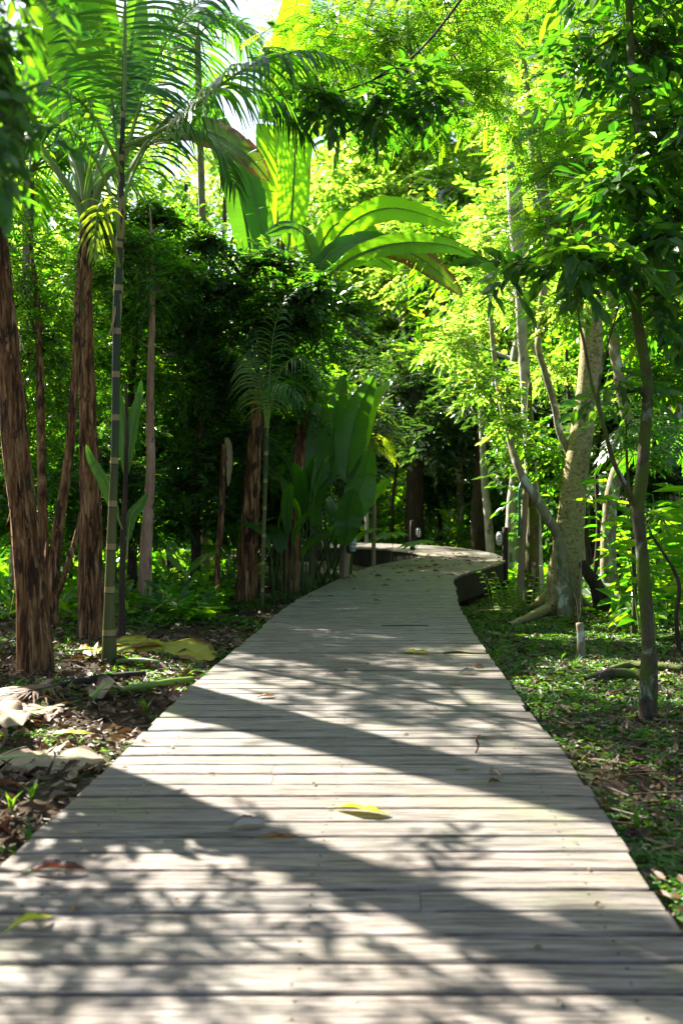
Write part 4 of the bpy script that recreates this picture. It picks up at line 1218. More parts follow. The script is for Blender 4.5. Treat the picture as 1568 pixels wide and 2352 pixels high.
# the dark bushy tree in the middle, leaning over the walk
bb = at_ground(P(640, 1400, 11.2))
bb = at_ground(P(448, 1400, 13.4)); d = 12.5
rb = np.random.default_rng(66)
tree('bushy_tree', 'dense dark evergreen with small feathered leaves filling the shade left of the boardwalk', 'tree',
     [bb, P(450, 1250, 13.3), P(455, 1050, 13.1), P(480, 860, 12.9), P(520, 720, 12.7), P(560, 640, 12.6)], [.07, .055, .05, .045, .035, .02], 'dark_bark',
     [ell(x + rb.normal(0, 22), y + rb.normal(0, 18), d + dd + rb.uniform(-.3, .3), rr * rb.uniform(.75, 1.25), rr * rb.uniform(.45, .75), .3, (rr / 60) ** 2 * rb.uniform(.8, 1.2))
      for x, y, dd, rr in ((330, 505, .6, 60), (420, 490, .5, 50), (480, 540, .3, 60), (390, 600, .4, 80), (560, 585, 0, 42), (620, 625, -.1, 48), (690, 610, -.1, 36), (540, 650, .1, 85), (650, 670, 0, 75),
                           (745, 655, -.2, 48), (800, 700, -.2, 34), (470, 740, .3, 90), (590, 760, .1, 85), (700, 750, .1, 65), (770, 790, .3, 40), (380, 780, .8, 75), (520, 860, .5, 90), (640, 860, .5, 75),
                           (730, 880, .6, 48), (430, 930, .9, 80), (560, 980, .9, 75), (660, 960, .8, 55), (350, 960, 1.2, 60), (480, 1060, 1.2, 65), (400, 1110, 1.4, 48), (610, 1070, 1.3, 50), (310, 700, 1.0, 55), (540, 1150, 1.6, 45), (255, 620, 1.2, 50))],
     'compound', 'leaf_dark', 2200, 0.48, 210, limb_r=.016, per=4, starts=.6)

# low bushes in the shade between the trunks
for j, (px, py, d_, wpx, lab, lf, n) in enumerate([(440, 1150, 13.2, 90, 'dark low bush between the pinkish trunk and the snapped stem', 'leaf_dark', 420), (255, 1120, 12.0, 80, 'shaded bush behind the ringed cane', 'leaf_dark', 330),
                                         (60, 1180, 11.2, 90, 'leafy bush behind the leftmost shaggy stem near the ground', 'leaf_mid', 330), (560, 1150, 14.6, 90, 'dark bush behind the third shaggy stem', 'leaf_dark', 400),
                                         (155, 1130, 12.4, 70, 'bush between the forked trunk and the second shaggy stem', 'leaf_dark', 300), (380, 1100, 14.8, 90, 'deep shaded bush right of the pinkish trunk', 'leaf_mid', 380), (650, 1120, 15.0, 80, 'dark bush behind the wispy small palm', 'leaf_dark', 380)]):
    bb = at_ground(P(px, 1380, d_)); r2 = np.random.default_rng(700 + j)
    tree('bush', lab, 'bush', [bb, bb + [.04, 0, .4], bb + [.0, .05, .9], P(px, py - 30, d_)], [.03, .025, .02, .01], 'dark_bark',
         [ell(px + r2.uniform(-wpx, wpx), py + r2.uniform(-110, 110), d_ + r2.uniform(-.3, .3), r2.uniform(30, 60), r2.uniform(22, 45), .3, 1) for _ in range(11)], 'broad', lf, n, .34, 710 + j, limb_r=.008, per=3)

# lighter leaved bush overlapping the dark evergreen
bb = at_ground(P(300, 1400, 12.6)); r2 = np.random.default_rng(67)
tree('bushy_tree', 'mid green bushy tree mingling with the dark evergreen behind the ringed cane', 'tree', [bb, P(305, 1200, 12.5), P(300, 950, 12.3), P(320, 700, 12)], [.06, .05, .04, .02], 'dark_bark',
     [ell(x + r2.normal(0, 15), y, 12 + r2.uniform(-.4, .3), rr, rr * .6, .35, (rr / 60) ** 2) for x, y, rr in ((240, 520, 60), (330, 570, 70), (200, 640, 55), (300, 720, 75), (400, 690, 60), (230, 820, 60), (340, 860, 65), (450, 620, 45), (160, 740, 50), (270, 960, 50))],
     'broad', 'leaf_mid', 560, .36, 216, limb_r=.014, per=4)

# heliconia clump at the bend
def heliconia(name, label, base, stems, seed, mat='banana_dark'):
    t = thing(name, label, 'heliconia', base)
    rg = np.random.default_rng(seed)
    for pp, w, fc, mt, lb in stems:
        banana_leaf([base + [rg.normal(0, .12), rg.normal(0, .1), 0]] + pp, w, fc, t, mt, seed=int(rg.integers(999)), tears=1, blade=.5, rib_r=.013, droop=.1, fold=.2, ribmat='dark_stem', label=lb)
    return t


bb = at_ground(P(742, 1330, 13.8)); d = 13.6
heliconia('heliconia', 'tall clump of dark paddle shaped leaves beside the dark wooden lamp post', bb, [
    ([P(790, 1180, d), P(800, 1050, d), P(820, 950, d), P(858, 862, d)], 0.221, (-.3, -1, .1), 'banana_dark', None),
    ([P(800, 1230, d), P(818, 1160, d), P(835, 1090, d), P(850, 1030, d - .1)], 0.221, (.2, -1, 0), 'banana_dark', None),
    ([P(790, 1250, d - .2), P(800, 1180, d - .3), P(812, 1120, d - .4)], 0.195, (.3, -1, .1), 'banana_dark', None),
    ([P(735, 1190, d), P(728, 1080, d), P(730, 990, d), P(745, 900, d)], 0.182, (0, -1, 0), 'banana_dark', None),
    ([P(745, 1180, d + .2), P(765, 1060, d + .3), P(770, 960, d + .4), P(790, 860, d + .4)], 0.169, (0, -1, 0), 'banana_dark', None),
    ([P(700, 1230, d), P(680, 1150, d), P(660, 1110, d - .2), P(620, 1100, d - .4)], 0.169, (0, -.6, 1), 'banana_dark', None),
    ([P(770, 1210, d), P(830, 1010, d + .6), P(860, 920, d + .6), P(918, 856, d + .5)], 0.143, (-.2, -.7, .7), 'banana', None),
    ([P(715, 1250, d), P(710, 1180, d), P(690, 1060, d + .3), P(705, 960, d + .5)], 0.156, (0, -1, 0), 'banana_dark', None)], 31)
bb = at_ground(P(806, 1326, 14.4)); d = 14.2
t = thing('heliconia_shoot', 'single glowing lime leaf leaning right above the small deck lamp', 'heliconia', bb)
banana_leaf([bb, P(808, 1240, d), P(812, 1195, d), P(840, 1155, d), P(868, 1125, d), P(896, 1098, d)], .115, (-.35, -.8, .5), t, 'banana', seed=5, tears=1, blade=.55, rib_r=.01, ribmat='dark_stem', droop=.1)

rg = np.random.default_rng(41)
for j, (px, d0, h, lab) in enumerate([(655, 12.4, 1.5, 'heliconia clump of dark stems just right of the small feathery palm'), (700, 13.0, 1.9, 'thicket of upright green stems under the dark evergreen at the boardwalk edge'),
                                      (770, 14.6, 1.5, 'low heliconia stems behind the dark wooden lamp post'), (620, 14.5, 1.9, 'shaded heliconia behind the third shaggy stem'), (540, 13.6, 1.3, 'low heliconia between the snapped stem and the third shaggy stem')]):
    bb = at_ground(P(px, 1350, d0)); st = []
    t = thing('heliconia', lab, 'heliconia', bb)
    for k in range(8):
        a = rg.uniform(0, 6.28); o = rg.uniform(.05, .4); hh = h * rg.uniform(.55, 1.1)
        p0 = bb + [math.cos(a) * o * .5, math.sin(a) * o * .5, 0]; p1 = p0 + [math.cos(a) * .05, math.sin(a) * .05, hh * .55]
        p2 = p1 + [math.cos(a) * .12, math.sin(a) * .12, hh * .28]; p3 = p2 + [math.cos(a) * .3, math.sin(a) * .3, hh * .12]
        banana_leaf([p0, p1, p2, p3], rg.uniform(.06, .11), (math.cos(a) * -.5, math.sin(a) * -.5 - .5, 1), t, 'banana' if rg.random() < .3 else 'banana_dark', seed=int(rg.integers(9999)), tears=0, blade=.5, rib_r=.008, ribmat='dark_stem', n=12)

# a round-leaved palm-like fan by the light post
bb = at_ground(P(880, 1310, 16.6)); d = 16.2
t = thing('pumpkin_leaf_plant', 'two long stalked jagged leaves spread flat beside the light wooden post', 'plant', bb)
for tx, ty, dd in ((905, 1222, d), (968, 1240, d)):
    c = P(tx, ty, dd)
    mb = MB(); addtube(mb, [bb, 0.5 * (bb + c) + [0.03, 0, 0.02], c], [.008, .006, .005], sides=5, n=10); mb.build('stalk', M['petiole'], t)
    mb = MB(); v = [c]; nn = 22
    for i in range(nn):
        a = 6.283 * i / nn; r = .30 * (1 if i % 2 else .62) * (1 - .25 * math.cos(a)); v.append(c + [math.cos(a) * r * 1.15, math.sin(a) * r, -.10 * (r / .3) ** 2 + .02 * math.sin(3 * a)])
    mb.add(v, np.array([(0, 1 + i, 1 + (i + 1) % nn, -1) for i in range(nn)]), .5, 0); mb.build('leaf', M['banana'], t)

# ---- posts with lamps
def post(label, px, py0, py1, d, r, mat='dark_wood', tilt=0.0):
    p0 = at_ground(P(px, py1, d)); p1 = P(px + tilt, py0, d)
    t = thing('wooden_post', label, 'post', p0)
    mb = MB(); addtube(mb, [p0 - [0, 0, .15], p0 * .5 + p1 * .5, p1], [r, r, r * .97], sides=12, n=10, lumps=.02, seed=int(px)); mb.build('shaft', M[mat], t, smooth=True)
    return t


def lamp(label, p, s=1.0, face=(0, -1)):
    t = thing('bulkhead_lamp', label, 'lamp', p)
    f = norm(np.array([face[0], face[1], 0.0])); s1 = np.array([f[1], -f[0], 0])
    def ringpts(k, off, n=18):
        return [p + f * off + s1 * math.copysign(abs(math.cos(a)) ** .6, math.cos(a)) * .055 * s * k + np.array([0, 0, math.copysign(abs(math.sin(a)) ** .6, math.sin(a)) * .11 * s * k]) for a in np.linspace(0, 6.283, n, endpoint=False)]
    def shell(levels, close=True):
        v = []; f_ = []; n = 18
        for k, off in levels: v += ringpts(k, off)
        for r in range(len(levels) - 1):
            for j in range(n): f_.append((r * n + j, r * n + (j + 1) % n, (r + 1) * n + (j + 1) % n, (r + 1) * n + j))
        v.append(p + f * levels[-1][1]); o = (len(levels) - 1) * n
        for j in range(n): f_.append((o + j, o + (j + 1) % n, len(v) - 1, -1))
        return v, np.array(f_)
    mb = MB(); mb.add(*shell([(1.15, -.03), (1.2, .0), (1.1, .03)])); mb.build('housing', M['black_plastic'], t, smooth=True)
    mb = MB(); mb.add(*shell([(.95, .031), (.95, .055), (.8, .075), (.4, .085)])); mb.build('diffuser', M['white_glass'], t, smooth=True)
    mb = MB()
    for z in (-.055, 0, .055): addtube(mb, [p + s1 * -.06 * s + f * .06 + [0, 0, z * s], p + f * .094 + [0, 0, z * s], p + s1 * .06 * s + f * .06 + [0, 0, z * s]], [.004, .004], sides=5, n=7)
    mb.build('guard', M['black_plastic'], t)
    return t


post('thick dark round post at the left boardwalk edge under the glowing lime leaf', 790, 1208, 1320, 13.9, .068, 'weather_wood')
lamp('white bulkhead lamp fixed to the thick post on the left boardwalk edge', P(807, 1250, 13.85), 1.0, (.35, -1))
post('slim pale wooden pole standing at the boardwalk edge beside the glowing leaf', 857, 1120, 1300, 16.1, .034, 'weather_wood', 2)
post('short dark post on the inner corner of the boardwalk bend', 947, 1196, 1290, 20.9, .055)
lamp('tiny white lamp on the short dark post at the inner corner of the bend', P(959, 1223, 20.8), .85, (.3, -1))
post('dark square post at the outer right corner of the boardwalk bend', 1160, 1212, 1325, 17.5, .052)
lamp('white lamp on the dark post at the outer right corner of the bend', P(1148, 1238, 17.45), 1.0, (-.5, -1))
post('grey pole behind the slim pale pole where the walk turns left', 842, 1168, 1248, 24.9, .05, 'pale_bark')
post('dark pole left of the grey pole where the walk turns left', 822, 1178, 1248, 24.9, .05)

# ---- foreground branch at upper left, close to the lens
b = at_ground((-2.05, 2.9, 0)); d = 2.4
cl = [(P(-10, 110, 2.5), (.11, .2, .07), .8), (P(-20, 300, 2.4), (.10, .2, .09), .8), (P(-100, 200, 2.5), (.14, .2, .22), 1.0), (P(-90, 20, 2.6), (.2, .25, .25), 1), (P(40, -10, 2.7), (.10, .15, .04), .4), (np.array((-1.80, 4.25, 2.55)), (.30, .3, .16), .8), (np.array((-1.45, 3.9, 2.45)), (.22, .25, .1), .35), (P(-330, 60, 2.8), (.35, .4, .3), 1.2), (P(-330, 330, 2.9), (.3, .3, .3), .8)]
tree('overhanging_tree', 'out of focus leafy twigs hanging in the top left corner of the photo', 'tree',
     [b, b + [0.02, 0, .8], b + [.1, -.05, 1.5], b + [.3, -.15, 2.1], P(-160, -60, 2.6)], [.045, .035, .03, .02, .012], 'dark_bark', cl, 'broad', 'leaf_dark', 170, .22, 220, limb_r=.008, per=4, droop=.55)

# ---- left frame edge: trunks inferred from shadows, and plants added to shade the walk
b = at_ground((-3.45, 7.85, 0))
tree('tall_tree', 'stout dark trunk of a tall tree just outside the left frame edge', 'tree', [b, b + [.03, 0, 2.5], b + [0, .05, 5.5], b + [.1, .1, 10.5]], [.20, .17, .15, .09], 'dark_bark',
     [(b + [0, 0, 11], (1.4, 1.4, .8), 1), (b + [1, .6, 10.2], (1, 1, .6), 1)], 'broad', 'leaf_mid', 160, .7, 450, sides=24, nseg=60, ridges=.05)
b = at_ground((-3.0, 5.9, 0))
tree('tall_tree', 'slimmer trunk of a tall tree outside the left frame edge close to the camera', 'tree', [b, b + [.02, 0, 2.0], b + [-.04, .05, 4.5], b + [0, .1, 8.5]], [.15, .13, .11, .07], 'dark_bark',
     [(b + [0, 0, 9], (1.2, 1.2, .7), 1), (b + [.8, -.4, 8.4], (.9, .9, .6), 1)], 'broad', 'leaf_mid', 130, .7, 451, sides=24, nseg=60, ridges=.05)
b = at_ground((-2.75, 5.45, 0))  # young plant added so its leaves block sun on the left boards
t = thing('young_banana_plant', 'young banana plant added outside the left frame edge to shade the near boards', 'banana plant', b)
mb = MB(); addtube(mb, [b - [0, 0, .1], b + [.03, 0, .6], b + [0, .05, 1.2]], [.08, .07, .05], sides=20, n=30, ridges=.07, lumps=.04, seed=33); mb.build('pseudostem', M['shaggy'], t, smooth=True)
for k, (a, h, ln) in enumerate(((-.9, 1.2, .8), (-.1, 1.3, .7), (-2.0, 1.2, .7), (3.0, 1.4, .8), (1.6, 1.3, .8))): banana_leaf(arch(b + [.0, 0, h], (math.cos(a), math.sin(a)), ln, .7, .6), .14, (0, 0, 1), t, 'banana_dark', seed=410 + k, tears=4)
b = at_ground((-3.4, 4.6, 0))  # foot of the sapling added to dapple the lower left boards
b2 = at_ground((-2.3, 5.0, 0))  # shrub added to shade a wedge of the near left boards
tree('bush', 'broad leaved bush added outside the left frame edge to shade the near boards', 'bush', [b2, b2 + [.03, 0, .6], b2 + [.1, -.05, 1.2], b2 + [.15, -.1, 1.7]], [.03, .025, .02, .01], 'dark_bark',
     [(np.array((-2.15, 4.75, 1.75)), (.30, .30, .22), 1), (np.array((-2.35, 4.95, 1.9)), (.3, .3, .2), 1), (np.array((-1.98, 4.6, 1.6)), (.22, .22, .16), .7), (np.array((-2.5, 4.3, 2.1)), (.28, .28, .2), .6)], 'big', 'leaf_dark', 60, .34, 460, limb_r=.008, per=3)
b3 = at_ground((-4.6, 10.6, 0))  # thin tree added for the dapple it throws on the boards
tree('slender_tree', 'thin tree added for dapple at the left frame edge with loose leaves above the thick shaggy stem', 'tree', [b3, b3 + [.1, 0, 2], b3 + [.3, 0, 4], b3 + [.6, 0, 5.2]], [.07, .055, .04, .02], 'dark_bark',
     [(np.array((-4.3, 10.3, 5.0)), (.55, .55, .3), 1), (np.array((-3.7, 10.0, 5.2)), (.5, .5, .3), 1), (np.array((-3.3, 9.3, 4.9)), (.45, .5, .3), 1), (np.array((-4.2, 9.5, 5.3)), (.5, .5, .3), 1), (np.array((-3.6, 10.8, 5.1)), (.5, .5, .3), 1), (np.array((-4.0, 8.7, 5.0)), (.4, .4, .2), .6), (np.array((-3.3, 8.4, 4.9)), (.35, .35, .2), .5)], 'broad', 'leaf_mid', 130, .42, 461, limb_r=.014, per=3)
cl = [((-2.95, 4.9, 2.9), (.45, .45, .4), 1), ((-2.4, 4.5, 2.6), (.4, .4, .3), 1), ((-3.3, 4.2, 3.2), (.5, .5, .4), 1), ((-2.2, 5.3, 3.0), (.35, .35, .3), .7), ((-2.9, 3.9, 2.7), (.4, .4, .3), .8)]
tree('shade_sapling', 'loosely leaved sapling added outside the left frame edge to dapple the near boards', 'tree', [b, b + [.05, 0, 1.2], b + [.1, .1, 2.2], b + [.2, .1, 3.0]], [.05, .04, .03, .015], 'dark_bark', [(np.array(c), r, w) for c, r, w in cl], 'lance', 'leaf_dark', 62, .42, 440, limb_r=.012, per=4)
# ---------------------------------------------------------------- right side
# big leaning trunk
b = B(1292, 1408); d = b[1]
tr = [b, P(1298, 1330, d), P(1308, 1220, d), P(1322, 1080, d), P(1342, 950, d), P(1356, 800, d), P(1354, 650, d), P(1350, 520, d + .2), P(1362, 380, d + .4), P(1385, 200, d + .6), P(1392, 60, d + .8)]
rad = [.23, .18, .16, .152, .148, .135, .125, .115, .10, .09, .07]


def roots(mb):
    for a, L in ((2.9, 1.1), (3.9, .7), (-1.4, .5), (.3, .8), (5.2, .7), (4.5, .6)):
        e = np.array([math.cos(a), math.sin(a), 0])
        pts = [b + e * .12 + [0, 0, .28]]
        for q in (.35, .7, 1.0):
            x = b + e * (.15 + L * q) + [.06 * math.sin(5 * q), .05 * math.cos(4 * q + a), 0]; x[2] = float(gz(x[0], x[1])) + .03 * (1 - q); pts.append(x)
        addtube(mb, pts, [.08, .045, .028, .01], sides=10, n=20, lumps=.08, seed=int(a * 10) + 50)


d1 = d
tree('leaning_tree', 'thick pitted tan trunk with spreading roots leaning right beyond the boardwalk', 'tree', tr, rad, 'tan_bark',
     [ell(1250, 330, d + .5, 120, 80, .7, 1), ell(1420, 260, d, 130, 90, .8, 1), ell(1180, 150, d + 1, 150, 90, .8, 1), ell(1340, 60, d + .4, 150, 80, .8, 1), ell(1480, 60, d, 120, 80, .8, 1), ell(1260, -60, d, 240, 70, 1.2, 1)],
     'pinnate', 'leaf_mid', 420, .55, 301, lumps=.035, sides=36, nseg=110, extra=roots, limb_r=.05)

# thin mossy trunk in front on the right
b = B(1488, 1652); d = b[1]; d3 = d
tr = [b, P(1494, 1519, d), P(1486, 1435, d), P(1476, 1285, d), P(1464, 1165, d), P(1474, 1085, d), P(1486, 900, d), P(1470, 780, d), P(1458, 700, d), P(1457, 500, d), P(1459, 350, d), P(1450, 200, d), P(1440, 60, d), P(1436, -120, d)]
rad = [.052, .039, .036, .037, .037, .031, .032, .029, .028, .028, .026, .023, .02, .015]


def side_stem(mb):
    addtube(mb, [P(1462, 1170, d), P(1438, 1120, d - .1), P(1408, 1060, d - .2), P(1386, 980, d - .3), P(1358, 885, d - .3), P(1340, 790, d - .3), P(1328, 735, d - .3), P(1322, 640, d - .3)], [.018, .015, .013, .011, .010, .009, .007, .004], sides=8, n=50, lumps=.04, seed=9)
    addtube(mb, [P(1386, 980, d - .3), P(1372, 900, d - .2), P(1392, 800, d - .1), P(1420, 700, d)], [.009, .008, .006, .004], sides=6, n=20, seed=9)


cl = [ell(1490, 120, d + .3, 130, 130, .45, 1.3), ell(1350, 130, d + .4, 110, 70, .4, .5), ell(1500, 330, d + .1, 110, 90, .4, 1.1), ell(1400, 430, d, 110, 45, .35, .8), ell(1530, 500, d + .2, 70, 70, .35, .8), ell(1480, 560, d, 90, 40, .35, .6),
      ell(1300, 570, d - .2, 60, 30, .3, .35), ell(1380, 600, d - .2, 80, 35, .3, .6), ell(1540, 700, d + .1, 60, 50, .3, .4), ell(1180, 610, d - .3, 50, 22, .25, .18), ell(1460, -80, d, 260, 80, .8, 1.2), ell(1420, 900, d, 60, 60, .3, .2)]
tree('mossy_tree', 'slim trunk patched with moss and white lichen standing nearest on the right', 'tree', tr, rad, 'mossy_bark', cl, 'big', 'leaf_dark', 330, .34, 302, lumps=.10, sides=20, nseg=100, extra=side_stem, limb_r=.012, per=7, droop=.2)

# white slender trunk
b = at_ground(P(1229, 1362, 16)); d = b[1]
tree('white_tree', 'pale straight trunk with mossy foot rising left of the thick tan trunk', 'tree',
     [b, P(1225, 1235, d), P(1219, 1085, d), P(1209, 935, d), P(1199, 785, d), P(1192, 650, d), P(1181, 475, d), P(1172, 350, d), P(1168, 200, d), P(1160, 100, d), P(1146, 20, d)],
     [.14, .115, .095, .085, .085, .09, .125, .115, .10, .09, .08], 'pale_bark',
     [ell(1100, 60, d + 1, 150, 70, .7, 1), ell(1040, 160, d + .6, 110, 70, .6, .8), ell(1200, -40, d, 200, 60, 1, 1), ell(1110, 560, d + .8, 60, 50, .4, .4), ell(1180, 690, d + .8, 80, 50, .5, .6), ell(1250, 860, d + .6, 80, 50, .4, .5)],
     'lance', 'leaf_lime', 400, .42, 303, lumps=.03, sides=20, nseg=80, limb_r=.025)

# broken-off branch trunk curving from the big tree to the upper left
b = at_ground(P(1322, 1330, 13.6)); d = b[1]
tree('slender_tree', 'lichen spotted slender trunk rising from behind the thick tan trunk towards the upper left', 'tree',
     [b, P(1318, 1150, d), P(1309, 1055, d), P(1284, 990, d), P(1272, 930, d), P(1249, 850, d), P(1234, 780, d), P(1250, 640, d), P(1262, 525, d), P(1244, 450, d), P(1222, 330, d), P(1206, 220, d), P(1190, 100, d)],
     [.07, .055, .05, .05, .048, .045, .045, .06, .075, .08, .07, .06, .05], 'lichen_bark',
     [ell(1290, 180, d, 110, 80, .7, 1), ell(1180, 270, d - .6, 90, 70, .6, 1), ell(1290, 700, d - .5, 80, 50, .5, .6), ell(1220, -10, d, 160, 70, 1, 1)], 'broad', 'leaf_lime', 330, .40, 304, lumps=.05, sides=18, nseg=80, limb_r=.025)

# leaning lichen trunk in front of the bend
b = at_ground(P(1300, 1395, 13.2)); d = 13.4
tree('slender_tree', 'crooked lichen covered trunk crossing from the bend to the foot of the tan trunk', 'tree',
     [b, P(1284, 1240, d), P(1256, 1190, d), P(1229, 1140, d), P(1196, 1090, d), P(1170, 1010, d + .2), P(1145, 900, d + .3), P(1130, 780, d + .4), P(1120, 640, d + .5)],
     [.10, .075, .07, .055, .045, .04, .036, .03, .02], 'lichen_bark',
     [ell(1110, 880, d - .3, 80, 50, .4, 1), ell(1040, 800, d, 70, 40, .4, .6), ell(1170, 970, d - .5, 70, 30, .3, .6), ell(1120, 640, d, 80, 50, .5, .9)],
     'broad', 'leaf_lime', 210, .34, 305, lumps=.05, limb_r=.014)

# green mossy foot trunk and leaning pole
b = B(1229, 1368); 
t = post('slim weathered pole leaning right in front of the white trunk foot', 1191, 1112, 1402, B(1191, 1402)[1], .048, 'weather_wood', 17)
hp = [P(1196, 1110, 12.9), P(1192, 1130, 12.85), P(1193, 1180, 12.84), P(1192, 1230, 12.84)]
mh = MB(); addtube(mh, hp, [.018, .018], sides=8, n=20); tag(mh.build('hose_end', M['green_hose'], smooth=True), 'dark green hose end hanging from the top of the leaning pole', 'hose')
b = at_ground(P(1222, 1372, 14.3)); d = b[1]
tree('mossy_tree', 'moss green trunk with pale stilt roots directly right of the leaning pole', 'tree', [b, P(1222, 1280, d), P(1224, 1180, d), P(1218, 1080, d), P(1214, 980, d), P(1216, 880, d)], [.11, .09, .085, .06, .05, .03], 'mossy_bark',
     [ell(1200, 1010, d - .2, 90, 50, .4, 1), ell(1280, 1060, d - .3, 60, 50, .4, .7)], 'broad', 'leaf_mid', 130, .34, 306, lumps=.06)

# white thin trunks by the bend
b = at_ground(P(1130, 1290, 22.6)); d = b[1]
tree('white_tree', 'thin white trunk behind the far edge of the boardwalk bend', 'tree', [b, P(1120, 1185, d), P(1111, 1085, d), P(1104, 935, d), P(1098, 860, d), P(1085, 760, d)], [.10, .085, .075, .065, .055, .04], 'pale_bark',
     [ell(1060, 780, d, 70, 60, .8, 1), ell(1130, 740, d, 80, 70, .8, 1)], 'lance', 'leaf_lime', 150, .55, 307)
b = at_ground(P(1174, 1300, 21)); d = b[1]
tree('white_tree', 'white trunk just right of the dark corner post', 'tree', [b, P(1175, 1185, d), P(1182, 1090, d), P(1184, 1010, d), P(1188, 900, d)], [.14, .12, .105, .09, .07], 'pale_bark',
     [ell(1150, 900, d + .5, 70, 50, .8, 1), ell(1240, 950, d + .5, 80, 60, .8, 1)], 'broad', 'leaf_mid', 140, .5, 308)
b = at_ground(P(1102, 1290, 24)); d = b[1]
tree('dark_tree', 'dark trunk standing right behind the thin white trunk at the bend', 'tree', [b, P(1100, 1180, d), P(1104, 1060, d), P(1100, 900, d)], [.2, .17, .15, .13], 'dark_bark',
     [ell(1060, 930, d + .5, 90, 90, 1, 1), ell(1010, 1000, d + .5, 80, 70, 1, 1)], 'big', 'leaf_gloss', 200, .7, 309)
b = at_ground(P(952, 1280, 26)); d = b[1]
tree('dark_tree', 'stout dark trunk straight behind the short corner post where the walk turns', 'tree', [b, P(952, 1180, d), P(954, 1080, d), P(960, 980, d), P(950, 900, d)], [.26, .23, .22, .2, .16], 'dark_bark',
     [ell(930, 900, d, 130, 70, 1.2, 1.4), ell(850, 960, d + 1, 90, 80, 1.2, 1), ell(1010, 880, d + .5, 90, 60, 1, 1), ell(900, 830, d + 1, 110, 60, 1, 1)], 'broad', 'leaf_gloss', 330, .62, 310)

# more trunks on the right
b = at_ground(P(1400, 1345, 14.6)); d = b[1]
tree('mossy_tree', 'crusty mossy trunk seen between the thick tan trunk and the nearest slim one', 'tree', [b, P(1397, 1260, d), P(1402, 1150, d), P(1418, 1080, d), P(1449, 1010, d), P(1432, 930, d), P(1412, 820, d), P(1404, 735, d), P(1396, 600, d)],
     [.13, .11, .10, .09, .085, .08, .08, .075, .06], 'lichen_bark', [ell(1450, 700, d, 100, 80, .7, 1), ell(1370, 560, d + .5, 90, 70, .6, .6), ell(1500, 860, d + .5, 70, 70, .6, .8)], 'broad', 'leaf_mid', 260, .42, 311, lumps=.07)
b = B(1390, 1412); d = b[1]
t = thing('tree_stump', 'blackened stump leaning left with white lichen spots behind the thick tan trunk', 'stump', b)
mb = MB(); addtube(mb, [b - [0, 0, .1], P(1372, 1350, d), P(1352, 1320, d), P(1338, 1290, d)], [.14, .11, .09, .05], sides=18, n=30, lumps=.10, ridges=.04, seed=5); mb.build('trunk', M['dark_bark'], t, smooth=True)
b = B(1456, 1462); d = b[1]
tree('sapling', 'thin green mossy stem just left of the nearest slim trunk', 'sapling', [b, P(1458, 1380, d), P(1454, 1260, d), P(1450, 1180, d), P(1440, 1080, d), P(1436, 960, d)], [.032, .026, .024, .02, .015, .008], 'mossy_bark',
     [ell(1440, 980, d, 70, 70, .35, 1), ell(1500, 1060, d, 50, 40, .3, .5)], 'broad', 'leaf_mid', 60, .3, 312, lumps=.06, limb_r=.008)
b = B(1334, 1516); d = b[1]
t = thing('tree_stump', 'short pale lichen covered stub with thin twigs in the grass right of the boardwalk', 'stump', b)
mb = MB(); addtube(mb, [b - [0, 0, .1], P(1335, 1470, d), P(1332, 1432, d)], [.045, .038, .034], sides=14, n=20, lumps=.08, seed=3)
mb.build('trunk', M['lichen_bark'], t, smooth=True)
mb = MB(); addtube(mb, [P(1331, 1434, d), P(1322, 1370, d), P(1296, 1330, d), P(1250, 1290, d)], [.006, .004, .002], sides=5, n=16)
addtube(mb, [P(1332, 1434, d), P(1336, 1350, d), P(1333, 1240, d)], [.006, .004, .002], sides=5, n=12); mb.build('twig', M['twig'], t)
b = B(1562, 1500); d = b[1]
tree('sapling', 'crooked thin stem at the right edge of the photo bending left at the top', 'sapling', [b, P(1554, 1420, d), P(1560, 1350, d), P(1548, 1310, d), P(1520, 1265, d), P(1490, 1215, d), P(1484, 1170, d)], [.024, .02, .02, .018, .014, .01, .005], 'dark_bark',
     [ell(1500, 1180, d, 40, 30, .25, 1)], 'broad', 'leaf_mid', 14, .25, 313, lumps=.08, limb_r=.005)
for j, (x0, y0, x1, d0, r, lab, mt) in enumerate([(1340, 1290, 1335, 20, .10, 'grey trunk in the shade behind the thick tan trunk', 'pale_bark'), (1530, 1330, 1545, 17, .10, 'straight brown trunk deep in the wood near the right edge', 'lichen_bark'),
                                                  (1430, 1290, 1380, 24, .13, 'far trunk leaning left in the sunny wood right of the tan trunk', 'pale_bark'), (1262, 1300, 1290, 25, .10, 'thin dark trunk deep behind the leaning pole', 'dark_bark'),
                                                  (1500, 1310, 1440, 21, .12, 'pale crooked trunk far behind the nearest slim trunk', 'lichen_bark')]):
    b = at_ground(P(x0, y0, d0)); d = b[1]
    tree('slender_tree', lab, 'tree', [b, P((x0 + x1) / 2 + 6, 1100, d), P(x1, 880, d), P(x1 + 20, 640, d), P(x1 + 10, 420, d)], [r, r * .85, r * .75, r * .6, r * .4], mt,
         [ell(x1, 520, d, 110, 90, 1, 1), ell(x1 + 40, 740, d, 100, 80, 1, 1), ell(x1 - 50, 880, d + .5, 70, 60, 1, .5)], 'broad', 'leaf_lime', 300, .5, 330 + j)

